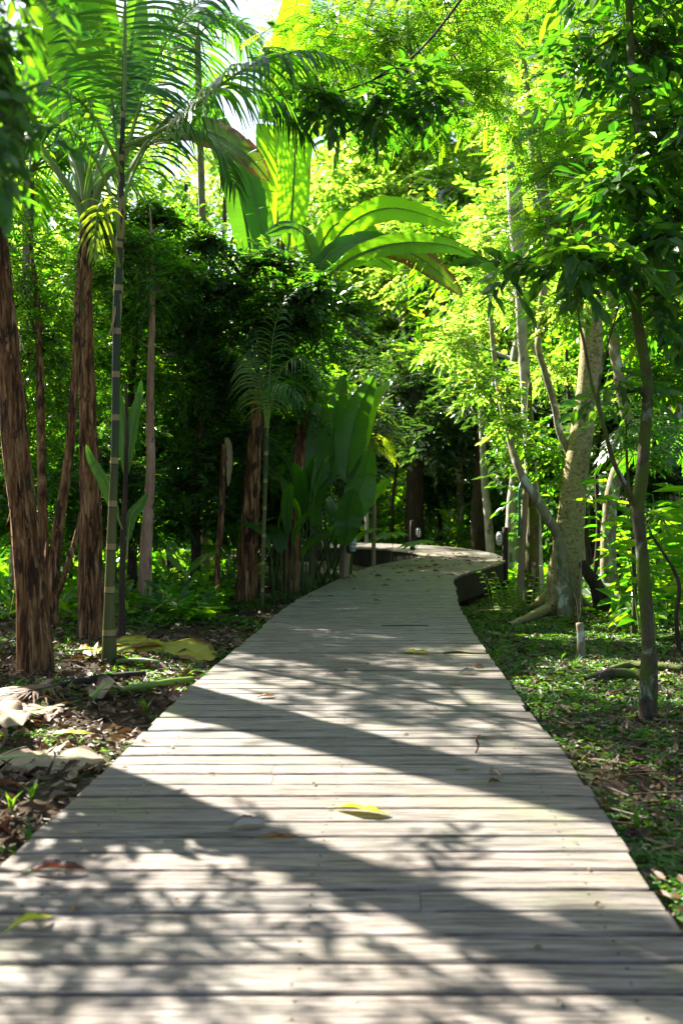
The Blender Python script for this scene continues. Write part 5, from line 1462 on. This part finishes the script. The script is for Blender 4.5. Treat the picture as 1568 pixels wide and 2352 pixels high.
# sunlit feathery-leaved boughs in front, upper right
b = at_ground(P(1700, 1500, 9.4)); d = 9.2
tree('feathery_tree', 'sunlit feathery boughs reaching in from the right edge above the slim trunk', 'tree',
     [b, P(1690, 1100, d), P(1660, 700, d), P(1620, 420, d), P(1580, 250, d)], [.09, .075, .06, .05, .03], 'lichen_bark',
     [ell(1400, 470, d, 190, 50, .6, 1.2), ell(1290, 510, d, 80, 35, .4, .5), ell(1480, 340, d + .3, 120, 60, .6, .8), ell(1300, 390, d + .3, 90, 40, .5, .6), ell(1520, 600, d, 80, 50, .6, .6), ell(1350, 300, d + .4, 110, 50, .6, .7)],
     'pinnate', 'leaf_mid', 330, .50, 340, limb_r=.02, droop=.1)
b = at_ground(P(1120, 1320, 26.5)); d = 11.0
b = at_ground(P(1900, 1450, 13)); d = 11.0
tree('feathery_tree', 'feathery bright green boughs spread across the top centre of the photo', 'tree',
     [b, P(1850, 800, 13), P(1700, 200, 12.5), P(1450, -150, 12), P(1150, -160, 11.5), P(940, -40, 11)], [.16, .14, .12, .09, .06, .03], 'lichen_bark',
     [ell(1050, 60, d, 150, 80, .8, 1.2), ell(880, 110, d, 130, 60, .7, 1), ell(740, 60, d + .5, 110, 60, .7, .9), ell(1090, 200, d, 70, 50, .6, .6), ell(960, 220, d - .3, 100, 45, .6, .7), ell(1000, -40, d, 350, 60, 1.2, 1)],
     'pinnate', 'leaf_mid', 560, .52, 341, limb_r=.02, droop=.15)
b = at_ground(P(1960, 1500, 8.2)); d = 7.4
tree('overhanging_tree', 'dark broad leaved bough crossing below the sky gap at the top centre', 'tree',
     [b, P(1960, 700, 8.4), P(1700, -100, 8.2), P(1300, -260, 8), P(1110, -60, 7.7), P(1000, 80, 7.5), P(930, 150, 7.4), P(830, 200, 7.3), P(745, 225, 7.3)], [.12, .10, .08, .05, .028, .02, .016, .01, .005], 'dark_bark',
     [ell(780, 245, d, 70, 35, .35, 1), ell(870, 240, d, 70, 45, .35, 1.2), ell(960, 190, d, 60, 40, .35, .9), ell(720, 215, d, 40, 40, .3, .5), ell(1000, 240, d, 50, 40, .3, .5), ell(650, 150, d + .4, 60, 50, .3, .5)],
     'big', 'leaf_dark', 130, .30, 342, limb_r=.008, droop=.35, starts=.75)

# light green bush beyond the bend, right side; ginger clump at the right edge
rg = np.random.default_rng(51)
for j, (px, d0, h, n, lab) in enumerate([(1545, 12.0, 1.7, 26, 'ginger clump with glossy lance leaves at the right edge of the photo'), (1500, 15.0, 1.5, 22, 'second ginger clump behind the nearest slim trunk'), (1600, 10.5, 1.6, 20, 'ginger stems half cut off by the right frame edge'),
                                         (1165, 14.6, .6, 16, 'low bright herbs under the boardwalk corner post'), (1215, 13.6, .5, 14, 'low bright herbs around the foot of the leaning pole')]):
    bb = at_ground(P(px, 1360, d0))
    t = thing('ginger_plant', lab, 'plant', bb, 'ginger and herb clumps on the right')
    ms = MB(); ml = MB()
    for k in range(n):
        a = rg.uniform(0, 6.28); o = rg.uniform(.05, .5) * (h / 1.5 + .3); hh = h * rg.uniform(.5, 1.1)
        p0 = bb + [math.cos(a) * o, math.sin(a) * o, 0]
        lean = np.array([math.cos(a), math.sin(a), 0]) * .28 * hh
        pth = catmull([p0, p0 + lean * .3 + [0, 0, hh * .5], p0 + lean + [0, 0, hh * .95]], 14)
        addtube(ms, pth, [.008, .004], sides=5, n=10)
        for i in range(3, 14):
            s = 1 if i % 2 else -1
            dr = norm(np.array([math.cos(a + s * 1.3), math.sin(a + s * 1.3), .35 + rg.normal(0, .15)]))
            sd = norm(np.cross([0, 0, 1.0], dr)); nr_ = np.cross(dr, sd)
            Ll = .24 * hh / 1.2 * rg.uniform(.8, 1.2); v, f = leaf_quads(pth[i], dr, sd, nr_, Ll, Ll * .2, .35, .15)
            ml.add(v, f, rg.uniform(0, 1))
    ms.build('stems', M['petiole'], t); ml.build('leaves', [M['leaf_mid']], t)

# palms on the right and behind
def palm(name, label, base, top, r, nf, L, leaflet, seed, mat='palm_leaf', bark='lichen_bark', up=1.0, width=.035, pairs=26, group=None):
    rg = np.random.default_rng(seed); base = np.asarray(base, float); top = np.asarray(top, float)
    t = thing(name, label, 'palm', base, group)
    mb = MB(); addtube(mb, [base - [0, 0, .1], 0.5 * (base + top) + [0.05, 0, 0], top], [r * 1.2, r, r * .9], sides=12, n=24, lumps=.02, seed=seed); mb.build('trunk', M[bark], t, smooth=True)
    for k in range(nf):
        a = 6.283 * k / nf + rg.normal(0, .25); e = rg.uniform(.35, 1.0) * up
        frond(t, arch(top, (math.cos(a), math.sin(a)), L * rg.uniform(.8, 1.1), L * e * .9, L * (e * .6 + .45)), leaflet, mat=mat, pairs=pairs, width=width, face=(0, 0, 1), start=.14, droop=.5, angle=(75, 30), rg=rg, segs=4)
    return t


b = at_ground(P(1590, 1330, 12.5)); palm('areca_palm', 'palm at the right edge with dark fronds hanging over the ginger clump', b, P(1600, 1020, 12.5), .06, 9, 1.3, .45, 61)
b = at_ground(P(1060, 1290, 27)); palm('areca_palm', 'pale bluish palm hanging above the boardwalk bend behind the thin white trunk', b, P(1040, 880, 27), .09, 11, 2.0, .7, 62, width=.05)
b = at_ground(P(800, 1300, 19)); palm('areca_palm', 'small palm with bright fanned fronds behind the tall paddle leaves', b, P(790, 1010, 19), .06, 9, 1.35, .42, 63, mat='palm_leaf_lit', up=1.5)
b = at_ground(P(470, 1300, 16)); palm('areca_palm', 'tall palm silhouetted against the sky gap at the top centre left', b, P(455, 90, 16), .06, 10, 1.4, .6, 64, mat='palm_leaf', up=1.0)
b = at_ground(P(30, 1400, 12)); palm('areca_palm', 'palm crown in the upper left behind the thick green leaf stalks', b, P(70, 400, 12), .07, 11, 1.6, .5, 65)
b = at_ground(P(1490, 1300, 26)); palm('areca_palm', 'sunlit palm deep in the wood between the right hand trunks', b, P(1500, 960, 26), .08, 10, 1.8, .55, 66, mat='palm_leaf_lit')
b = at_ground((3.4, 3.2, 0)); 
t = thing('coconut_palm', 'glowing yellow out of focus leaflets hanging at the top edge of the photo', 'palm', b)
mb = MB(); addtube(mb, [b - [0, 0, .1], b + [.1, 0, 1.6], b + [0, 0, 3.2]], [.10, .08, .07], sides=14, n=24); mb.build('trunk', M['lichen_bark'], t, smooth=True)
fr2 = np.random.default_rng(4)
top = b + [0, 0, 3.2]
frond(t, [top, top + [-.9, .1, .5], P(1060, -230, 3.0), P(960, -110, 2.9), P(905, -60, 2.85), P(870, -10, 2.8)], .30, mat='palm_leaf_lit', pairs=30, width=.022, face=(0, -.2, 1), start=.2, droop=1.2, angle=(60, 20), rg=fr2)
for a in (0.2, 1.4, 2.4, -1.0, -2.2): frond(t, arch(top, (math.cos(a), math.sin(a)), 1.4, .9, 1.3), .4, mat='palm_leaf', pairs=26, width=.025, start=.15, droop=.6, rg=fr2)
# ---------------------------------------------------------------- background wood
# sources of foliage shared by many trees, built once and copied
def source_tree(name, proto, leaf, bark, seed, n, scale, H=6.0, rad=1.6, r=.12, group=None, label=None, clumps=7):
    rg = np.random.default_rng(seed)
    cl = []
    for k in range(clumps):
        a = 6.283 * k / clumps + rg.normal(0, .4); o = rg.uniform(.3, 1.0) * rad * (0 if k == 0 else 1)
        cl.append((np.array([math.cos(a) * o, math.sin(a) * o, H * rg.uniform(.45, 1.0)]), (rad * .55 * rg.uniform(.8, 1.3), rad * .55 * rg.uniform(.8, 1.3), rad * .42 * rg.uniform(.8, 1.3)), rg.uniform(.7, 1.3)))
    t = tree(name, label, 'tree', [(0, 0, 0), (rg.normal(0, .1), 0, H * .3), (rg.normal(0, .2), rg.normal(0, .2), H * .6), (rg.normal(0, .3), rg.normal(0, .3), H * .9)], [r, r * .8, r * .6, r * .3], bark, cl, proto, leaf, n, scale, seed, group, starts=.35, bury=.3, sides=12, limb_r=r * .35)
    return t


G = 'background trees closing the view'
src = {
    'lime_round': source_tree('broadleaf_tree', 'round', 'leaf_lime', 'lichen_bark', 401, 620, .55, group=G),
    'lime_broad': source_tree('broadleaf_tree', 'broad', 'leaf_lime', 'pale_bark', 402, 620, .60, H=7, group=G),
    'mid_broad': source_tree('broadleaf_tree', 'broad', 'leaf_mid', 'dark_bark', 403, 680, .55, H=6, group=G),
    'dark_gloss': source_tree('broadleaf_tree', 'big', 'leaf_gloss', 'dark_bark', 404, 520, .60, H=5, group=G),
    'mid_lance': source_tree('broadleaf_tree', 'lance', 'leaf_mid', 'pale_bark', 405, 620, .60, H=6.5, group=G),
}
used = set()


def back(kind, px, d, scale, rot, label, sink=0.0):
    b = P(px, 1300, d); b[2] = float(gz(b[0], b[1])) - sink
    s = src[kind]
    if kind not in used:
        used.add(kind); s.location = [float(a) for a in b]; s.rotation_euler = (0, 0, rot); s.scale = (scale,) * 3; s['label'] = label
        return s
    return dup(s, b, rot, scale, label, G)


rows = [
    # left wood, behind the shaggy stems
    ('mid_broad', -60, 12.5, 0.62, .3, 'dense bush behind the leftmost shaggy stem'),
    ('lime_round', 60, 15.5, 0.66, 1.1, 'sunlit yellow green tree behind the forked dark trunk'),
    ('mid_broad', 190, 15.0, 0.62, 2.0, 'bushy tree directly behind the stem with green leaf stalks'),
    ('lime_broad', 300, 18.0, 0.80, .5, 'bright tree seen through the gap right of the ringed cane'),
    ('dark_gloss', 400, 15.5, 0.95, 1.5, 'dark glossy leaved tree behind the pinkish trunk'),
    ('mid_lance', 470, 19.5, 0.85, 2.6, 'narrow leaved tree behind the young banana plant'),
    ('dark_gloss', 560, 16.5, 1.00, .9, 'dark tree behind the snapped stem'),
    ('mid_broad', 640, 19.0, 0.70, 1.9, 'shaded tree behind the small feathery palm'),
    ('dark_gloss', 720, 18.5, 0.66, 3.0, 'glossy dark tree behind the tall paddle leaves'),
    ('mid_broad', -20, 21, 1.25, 3.9, 'tall tree in the far left corner of the wood'),
    ('lime_broad', 170, 23, 1.20, 4.2, 'tall bright tree far behind the left shaggy stems'),
    ('mid_lance', 360, 25, 1.15, 5.0, 'far pale trunked tree behind the ringed cane'),
    # beyond the bend
    ('dark_gloss', 830, 27, 0.62, .2, 'dark glossy tree beyond the left turn of the walk'),
    ('lime_broad', 900, 30, 0.85, 1.2, 'round bushy tree straight beyond the boardwalk bend'),
    ('dark_gloss', 1010, 28, 0.66, 2.2, 'blue green glossy tree right of the stout dark trunk'),
    ('dark_gloss', 1090, 30, 0.72, 3.1, 'tall glossy dark tree behind the thin white trunk'),
    ('lime_broad', 960, 36, 1.48, .7, 'light green tree in the sunlit centre of the far wood'),
    ('lime_round', 880, 41, 2.00, 1.6, 'golden green tree in the centre above the arching banana leaves'),
    ('lime_broad', 1020, 38, 2.00, 2.7, 'bright yellow green tree in the upper centre of the far wood'),
    ('lime_round', 1130, 33, 1.93, 4.0, 'sunny tree behind the straight white trunk'),
    ('lime_broad', 760, 46, 1.86, 5.1, 'pale hazy tree at the left end of the sunlit far wood'),
    ('mid_lance', 690, 40, 1.48, 2.1, 'tree half hidden behind the upright banana leaf'),
    # right wood
    ('mid_lance', 1180, 26, 1.35, .4, 'narrow leaved tree right of the boardwalk bend'),
    ('lime_round', 1250, 30, 1.76, 1.3, 'bright tree between the white trunk and the thick tan trunk'),
    ('lime_broad', 1330, 24, 1.49, 2.2, 'bright leafy tree behind the thick tan trunk'),
    ('mid_broad', 1410, 21, 1.28, 3.3, 'green tree right behind the thick tan trunk'),
    ('lime_round', 1480, 26, 1.69, 4.4, 'golden tree in the upper right of the far wood'),
    ('lime_broad', 1560, 20, 1.42, 5.3, 'bright tree behind the ginger clump at the right edge'),
    ('mid_broad', 1640, 15.5, 1.15, .8, 'bushy tree cut by the right edge of the photo'),
    ('mid_lance', 1520, 33, 2.15, 1.9, 'tall tree in the top right corner of the far wood'),
    ('mid_broad', 1380, 36, 2.22, 2.9, 'tall shaded tree behind the sunlit ones at the upper right'),
    ('dark_gloss', 1280, 21, 0.84, 5.8, 'low glossy bush behind the moss green trunk'),
    ('dark_gloss', 1460, 17, 0.68, 4.9, 'low glossy bush between the slim mossy trunk and the ginger'),
]
for k, (kind, px, d, sc, rot, lab) in enumerate(rows):
    back(kind, px, d, sc, rot, lab)

# thin understorey poles seen against the gaps
rg = np.random.default_rng(70)
first = None
for k in range(34):
    px = rg.choice([rg.uniform(20, 760), rg.uniform(830, 1100), rg.uniform(1150, 1560)]); d = rg.uniform(16, 27)
    b = at_ground(P(px, 1300, d))
    if inside_walk(b[0], b[1], .4): continue
    if first is None:
        first = thing('understorey_pole', 'bare thin dark trunk among many in the shaded wood', 'sapling', b, 'thin dark trunks in the shaded wood')
        mb = MB(); addtube(mb, [b - [0, 0, .2], b + [.05, 0, 1.2], b + [-.04, .05, 2.6], b + [.1, 0, 4.4]], [.05, .042, .035, .02], sides=10, n=24, lumps=.05, seed=4); mb.build('trunk', M['dark_bark'], first, smooth=True)
        continue
    o = dup(first, b, rg.uniform(0, 6.28), rg.uniform(.7, 1.25)); o.rotation_euler[0] = rg.normal(0, .07); o.rotation_euler[1] = rg.normal(0, .07)

# far-off wood on the rising ground, one mass
mb = MB(); rg = np.random.default_rng(90)
cl = []
for k in range(150):
    far = k % 3 == 0
    d = rg.uniform(48, 62) if far else rg.uniform(38, 44); px = rg.uniform(-250, 1850)
    top = -80 if px > 760 else (100 if px < 430 else 420)
    if far: top = 380
    py = rg.uniform(top, 1150)
    c = P(px, py, d)
    cl.append((c, (rg.uniform(1.6, 3.2), rg.uniform(1.4, 2.6), rg.uniform(1.1, 2.2)), 1.0))
for k in range(26):
    cl.append((P(rg.uniform(740, 1150), rg.uniform(120, 430), rg.uniform(39, 46)), (rg.uniform(1.6, 2.6), 1.6, rg.uniform(1.1, 1.8)), 1.0))
foliage(mb, cl, 'round', 12000, 1.2, rg)
for k in range(60):
    d = rg.uniform(38, 60); b = P(rg.uniform(-250, 1800), 1143, d); b[2] = float(gz(b[0], b[1])) - .5
    addtube(mb, [b, b + [rg.normal(0, .5), 0, 5], b + [rg.normal(0, 1), 0, 14]], [.28, .2, .08], mat=1, sides=7, n=10)
tag(mb.build('far_woodland', [M['leaf_lime'], M['twig']]), 'sunlit far woodland on the rising ground beyond the bend', None, None, 'stuff')
# shaded low leaf mass that closes the view at eye level, behind the left wood and beyond the bend
mb = MB(); cl = []
for k in range(130):
    d = rg.uniform(19, 32); px = rg.uniform(-250, 1800)
    b = P(px, 1143, d); z0 = float(gz(b[0], b[1]))
    if inside_walk(b[0], b[1], 1.2): continue
    cl.append((np.array([b[0], b[1], z0 + rg.uniform(.2, 2.6)]), (rg.uniform(.8, 1.5), rg.uniform(.6, 1.2), rg.uniform(.6, 1.2)), 1.0))
foliage(mb, cl, 'broad', 6400, .7, rg)
tag(mb.build('forest_thicket', [M['leaf_mid'], M['twig']]), 'thick leafy undergrowth closing the view behind the trunks', None, None, 'stuff')

# tall trees added left of the view, above the frame, to shade the walk
rg = np.random.default_rng(95)
SD = np.array([-.785, .785, 1.0])


def shade_tree(label, base, targets, z, n, scale, seed, r=.75, proto='broad'):
    """targets: spots of ground kept in shade; the crown clumps hang where the sun's path to them crosses height z"""
    b = at_ground((base[0], base[1], 0))
    cl = [(np.array([x, y, 0]) + SD * (z + rg.normal(0, .5)), (r * rg.uniform(.8, 1.2), r * rg.uniform(.8, 1.2), r * .5), 1.0) for x, y in targets]
    c = np.mean([q[0] for q in cl], axis=0)
    return tree('added_shade_tree', label, 'tree', [b, b * .7 + c * .3 - [0, 0, .5], b * .35 + c * .65 - [0, 0, .3], c], [.24, .20, .15, .08], 'lichen_bark', cl, proto, 'leaf_mid', n, scale, seed, limb_r=.05, starts=.5)


shade_tree('tall tree added outside the left edge to shade the middle of the boardwalk', (-8.6, 17.0), [(-.5, 7.2), (.7, 7.6), (-.2, 8.6), (1.0, 8.8), (.2, 9.6), (-.9, 9.4)], 11, 200, .75, 501)
shade_tree('tall tree added beyond the first canopy tree to shade the boardwalk before its bend', (-8.0, 22.5), [(.2, 11.8), (1.0, 12.4), (0, 13.2), (1.2, 13.6), (.9, 14.6)], 11, 170, .75, 502)
shade_tree('tall tree added deep in the left wood to shade the bend of the boardwalk', (-7.6, 27.5), [(1.2, 16.6), (2.2, 17.0), (2.3, 18.4), (2.6, 21.0)], 11, 90, .75, 503)
shade_tree('tall tree added outside the left edge to shade the ground around the shaggy stems', (-11.5, 15.5), [(-2.2, 9), (-3.3, 8.2), (-1.3, 10.6), (-3.0, 10.4), (-2.6, 7.0)], 10.5, 110, .75, 504)
shade_tree('tall tree added high above the left palms to shade the right hand ground', (-6.8, 13.2), [(2.0, 5.0), (1.7, 6.4), (1.6, 3.7), (2.6, 3.4)], 10.5, 130, .75, 505)
# ---------------------------------------------------------------- fallen leaves on the boards and beside them
def fallen(name, label, c, L, W, yaw, mat, curl=0.3, seed=0, stem=True, fold=.25, group=None, arch_=0.15, cat='leaf', z=0.0, tears=0):
    """c: centre on the surface"""
    rg = np.random.default_rng(seed); dv = np.array([math.cos(yaw), math.sin(yaw), 0])
    c = np.asarray(c, float) + [0, 0, z]
    arch_ = arch_ * .5
    pts = [c - dv * L * .62, c - dv * L * .5 + [0, 0, .004], c - dv * L * .2 + [0, 0, arch_ * L], c + dv * L * .15 + [0, 0, arch_ * L * .9] + np.cross(dv, UP) * L * .05, c + dv * L * .5 + [0, 0, .004]]
    t = thing(name, label, cat, c, group)
    lf = banana_leaf([p + np.array([0, 0, .006]) for p in pts], W * .5, (0.2 * rg.normal(), 0.2 * rg.normal(), 1), t, mat, name='blade', blade=.12, fold=curl, droop=.25 * fold, tears=tears, seed=seed, rib_r=.0018, wave=.12, n=16, tip=.9, roundness=.8, ribmat='rib')
    return t


def D(px, py, z=0.0):
    dd = (EYE - z) * FPX / (py - HY); return P(px, py, dd)


fallen('fallen_leaf', 'large bright yellow leaf with green specks lying in the middle of the boardwalk', D(832, 1872), .21, .075, -.35, 'yellow_leaf', .35, 1, arch_=.12)
fallen('fallen_leaf', 'curled orange brown leaf just below the green and brown one on the boards', D(640, 1936), .13, .035, .12, 'brown_leaf', .9, 2, arch_=.10)
fallen('fallen_leaf', 'pale green leaf with a brown end and thin stalk on the near boards', D(572, 1905), .12, .055, .35, 'grey_leaf', .6, 3, arch_=.2)
fallen('fallen_leaf', 'dark red brown curled leaf on the boards near the left edge', D(132, 2012), .17, .055, .05, 'red_leaf', .8, 4, arch_=.16)
fallen('fallen_leaf', 'yellow curved leaf at the lower left edge of the boardwalk', D(66, 2136), .12, .045, .75, 'yellow_leaf', .7, 5, arch_=.22)
fallen('fallen_leaf', 'small lime yellow leaf on the shaded boards far up the walk', D(958, 1502), .19, .09, .05, 'yellow_leaf', .3, 6, arch_=.05)
fallen('fallen_leaf', 'small orange leaf on the left half of the walk above the long shadow', D(612, 1604), .09, .045, .3, 'brown_leaf', .5, 7, arch_=.15)
fallen('fallen_leaf', 'flat tan brown leaf on the left board ends beside the litter', D(318, 1713), .12, .04, -.2, 'brown_leaf', .5, 8, arch_=.08)
fallen('fallen_leaf', 'whitish grey curled leaf on the right half of the boardwalk', D(1142, 1790), .085, .035, -1.0, 'grey_leaf', .9, 9, arch_=.3)
fallen('fallen_leaf', 'tiny dark brown curl beside the whitish grey leaf', D(1136, 1806), .05, .03, .2, 'red_leaf', .9, 10, arch_=.3)
fallen('fallen_leaf', 'tiny tan leaf near the knot hole on the right boards', D(1066, 1776), .055, .02, -.1, 'brown_leaf', .5, 11, arch_=.1)
fallen('fallen_leaf', 'small rusty leaf near the right edge beyond the twig', D(1098, 1536), .08, .045, .5, 'red_leaf', .7, 12, arch_=.25)
fallen('fallen_leaf', 'small tan curled leaf close to the rusty one', D(1076, 1548), .12, .04, .4, 'grey_leaf', .8, 13, arch_=.2)
fallen('fallen_leaf', 'pale pinkish chip of leaf left of the right board edge', D(1048, 1576), .10, .035, -.3, 'brown_leaf', .4, 14, arch_=.1)
fallen('fallen_leaf', 'thin red leaf stalk lying above the upright twig', D(1125, 1698), .09, .012, .05, 'red_leaf', .4, 15, arch_=.05)
t = thing('dry_twig', 'small reddish twig standing up from the right half of the boards', 'twig', D(1093, 1732))
c = D(1093, 1732); mb = MB(); addtube(mb, [c, c + [.012, 0, .03], c + [.004, 0, .055], c + [.012, 0, .075]], [.004, .004, .005, .003], sides=6, n=12); mb.add([c + [0.0, 0, .072], c + [.022, -.01, .086], c + [.02, .012, .07], c + [-.012, .004, .08]], np.array([(0, 1, 2, 3)])); mb.build('stem', M['red_leaf'], t)
c = D(1065, 1505); mb = MB(); addtube(mb, [c + [-.14, 0, .012], c + [-.05, .01, .02], c + [.04, 0, .012], c + [.16, -.02, .01]], [.008, .010, .007, .004], sides=7, n=16, lumps=.1); tag(mb.build('dry_twig', M['twig']), 'crooked dark twig near the right board edge above the rusty leaf', 'twig')
c = D(930, 1440); mb = MB(); addtube(mb, [c + [-.2, 0, .008], c + [0, .01, .01], c + [.2, .02, .008]], [.004, .005, .003], sides=5, n=8); tag(mb.build('dry_twig', M['twig']), 'thin straight twig across the far shaded boards', 'twig')
# scattered small leaves over the farther boards
rg = np.random.default_rng(8)
srcs = [fallen('fallen_leaf', 'one of the many small brown leaves strewn over the boards', D(1000, 1300), .13, .06, .3, 'brown_leaf', .7, 20, group='small leaves strewn over the boards'),
        fallen('fallen_leaf', 'one of the many small pale leaves strewn over the boards', D(900, 1310), .10, .045, 1.3, 'grey_leaf', .7, 21, group='small leaves strewn over the boards'),
        fallen('fallen_leaf', 'one of the many small rust red leaves strewn over the boards', D(1070, 1280), .12, .05, 2.3, 'red_leaf', .8, 22, group='small leaves strewn over the boards')]
n = 0
while n < 190:
    s = rg.uniform(.35, 1) ** .6 * 20.5
    if n > 70: s = rg.uniform(14.2, 20.5)
    if n > 130: s = rg.uniform(2.2, 9)
    q = rg.uniform(.03, .97); l, r = edge_at(EL, s), edge_at(ER, s); p = l * (1 - q) + r * q
    o = srcs[rg.integers(3)]
    dup(o, (p[0], p[1], 0.002), rg.uniform(0, 6.28), rg.uniform(.12, .34) if p[1] < 8 else rg.uniform(.35, 1.1)); n += 1

# dead banana leaves and stalks on the left ground
def G_(px, py, h=.03):
    p = B(px, py); p[2] += h; return p


def big_leaf(label, pp, w, mat, seed, fold=.15, face=(0, -.2, 1), tears=6, blade=.05, wave=.12, name='fallen_banana_leaf'):
    pts = [G_(*p) for p in pp]; t = thing(name, label, 'leaf', at_ground(pts[0]))
    banana_leaf(pts, w, face, t, mat, name='blade', seed=seed, tears=tears, blade=blade, rib_r=.014, fold=fold, droop=.12, wave=wave, ribmat='rib', roundness=.4)
    return t


big_leaf('large yellow banana leaf lying on the litter just left of the boardwalk', [(262, 1512, .04), (320, 1500, .06), (390, 1502, .07), (440, 1514, .06), (486, 1530, .04)], .22, 'banana_yellow', 1, tears=4)
big_leaf('second yellow banana leaf folded under the first beside the ringed cane', [(240, 1502, .06), (290, 1496, .08), (340, 1497, .08), (400, 1490, .06)], .16, 'banana_yellow', 2)
big_leaf('yellowish broken leaf piece between the ringed cane and the thick stem', [(170, 1512, .05), (205, 1510, .06), (245, 1508, .05)], .12, 'banana_yellow', 22)
big_leaf('big dry straw coloured banana leaf at the left edge touching the boardwalk', [(-110, 1766, .03), (-20, 1770, .05), (70, 1770, .06), (150, 1768, .055), (236, 1772, .04)], .155, 'banana_dry', 3, fold=.04, tears=9, wave=.14)
big_leaf('shrivelled grey brown banana leaf left of the small yellow leaf', [(-40, 1690, .03), (20, 1668, .05), (70, 1656, .05), (135, 1632, .03)], .12, 'banana_dry', 4, fold=.15, tears=9, wave=.2)
big_leaf('crumpled brown leaf at the far left edge behind the dry straw leaf', [(-60, 1640, .05), (0, 1672, .1), (50, 1690, .05)], .12, 'banana_dry', 5, fold=.2, tears=5, wave=.25)
big_leaf('torn tan leaf scrap beside the yellow green stalk', [(205, 1618, .03), (250, 1602, .08), (300, 1590, .04)], .09, 'banana_dry', 6, fold=.25, wave=.3)
fallen('fallen_leaf', 'small bright yellow leaf among green herbs on the left ground', G_(165, 1712, .04), .22, .06, .1, 'yellow_leaf', .4, 33, arch_=.12)
for lab, pp, r, m in (('long yellow green leaf stalk lying against the boardwalk edge', [(215, 1606, .03), (300, 1600, .05), (370, 1590, .05), (440, 1576, .04)], [.012, .02, .024, .02], 'petiole'),
                      ('dark rotting banana stem lying on the litter', [(130, 1590, .03), (200, 1582, .05), (270, 1574, .05), (332, 1564, .04)], [.02, .03, .032, .026], 'dark_wood'),
                      ('yellow green stalk pointing in from the left edge under the thick stem', [(-40, 1610, .03), (30, 1600, .04), (80, 1594, .03)], [.022, .02, .012], 'petiole'),
                      ('yellow stalk on the ground between the snapped stem and the next shaggy stem', [(470, 1384, .05), (500, 1380, .08), (545, 1374, .06)], [.03, .03, .025], 'petiole'),
                      ('fat orange yellow stalk under the large yellow banana leaf', [(268, 1530, .03), (320, 1531, .04), (370, 1536, .04)], [.022, .024, .02], 'petiole')):
    pts = [G_(*p) for p in pp]; mb = MB(); addtube(mb, pts, r, sides=12, n=20, lumps=.05, seed=len(lab)); tag(mb.build('fallen_stalk', M[m], smooth=True), lab, 'stalk')
# dry palm frond on the ground at the far left
t = thing('fallen_frond', 'dry grey palm frond flat on the ground at the left edge', 'frond', B(60, 1620))
mbf = frond_mesh([G_(140, 1590, .05), G_(60, 1610, .05), G_(-40, 1625, .05)], .40, pairs=26, width=.014, face=(0, 0, 1), start=.05, droop=.08, angle=(60, 30), rg=rg, vee=.02, rib=.006); mbf.build('blade', [M['litter'], M['twig']], t)

# fallen logs, hose and a white sprig on the right
for lab, pp, r, m in (('mossy fallen branch lying left of the nearest slim trunk', [(1345, 1570, .03), (1400, 1564, .05), (1450, 1566, .05), (1500, 1576, .03)], [.02, .035, .035, .02], 'mossy_bark'),
                      ('longer mossy branch behind the nearest slim trunk', [(1400, 1548, .03), (1450, 1540, .04), (1510, 1546, .05), (1570, 1552, .04)], [.02, .03, .03, .03], 'mossy_bark'),
                      ('tan surface root reaching from the thick tan trunk towards the boardwalk', [(1170, 1440, .02), (1215, 1428, .05), (1262, 1412, .08)], [.03, .05, .08], 'tan_bark'),
                      ('dark fallen log at the right edge in the sunlit clearing', [(1480, 1392, .05), (1530, 1398, .06), (1590, 1400, .06)], [.05, .06, .06], 'mossy_bark')):
    pts = [G_(*p) for p in pp]; mb = MB(); addtube(mb, pts, r, sides=12, n=24, lumps=.08, seed=len(lab)); tag(mb.build('fallen_branch', M[m], smooth=True), lab, 'branch')
pts = [G_(1434, 1448, .02), G_(1412, 1440, .03), G_(1396, 1418, .03), G_(1396, 1402, .20), G_(1408, 1396, .22), G_(1420, 1398, .04)]
mb = MB(); addtube(mb, pts, [.012, .012], sides=8, n=40); tag(mb.build('irrigation_hose', M['grey_hose'], smooth=True), 'grey blue hose looping out of the grass right of the tan trunk', 'hose')
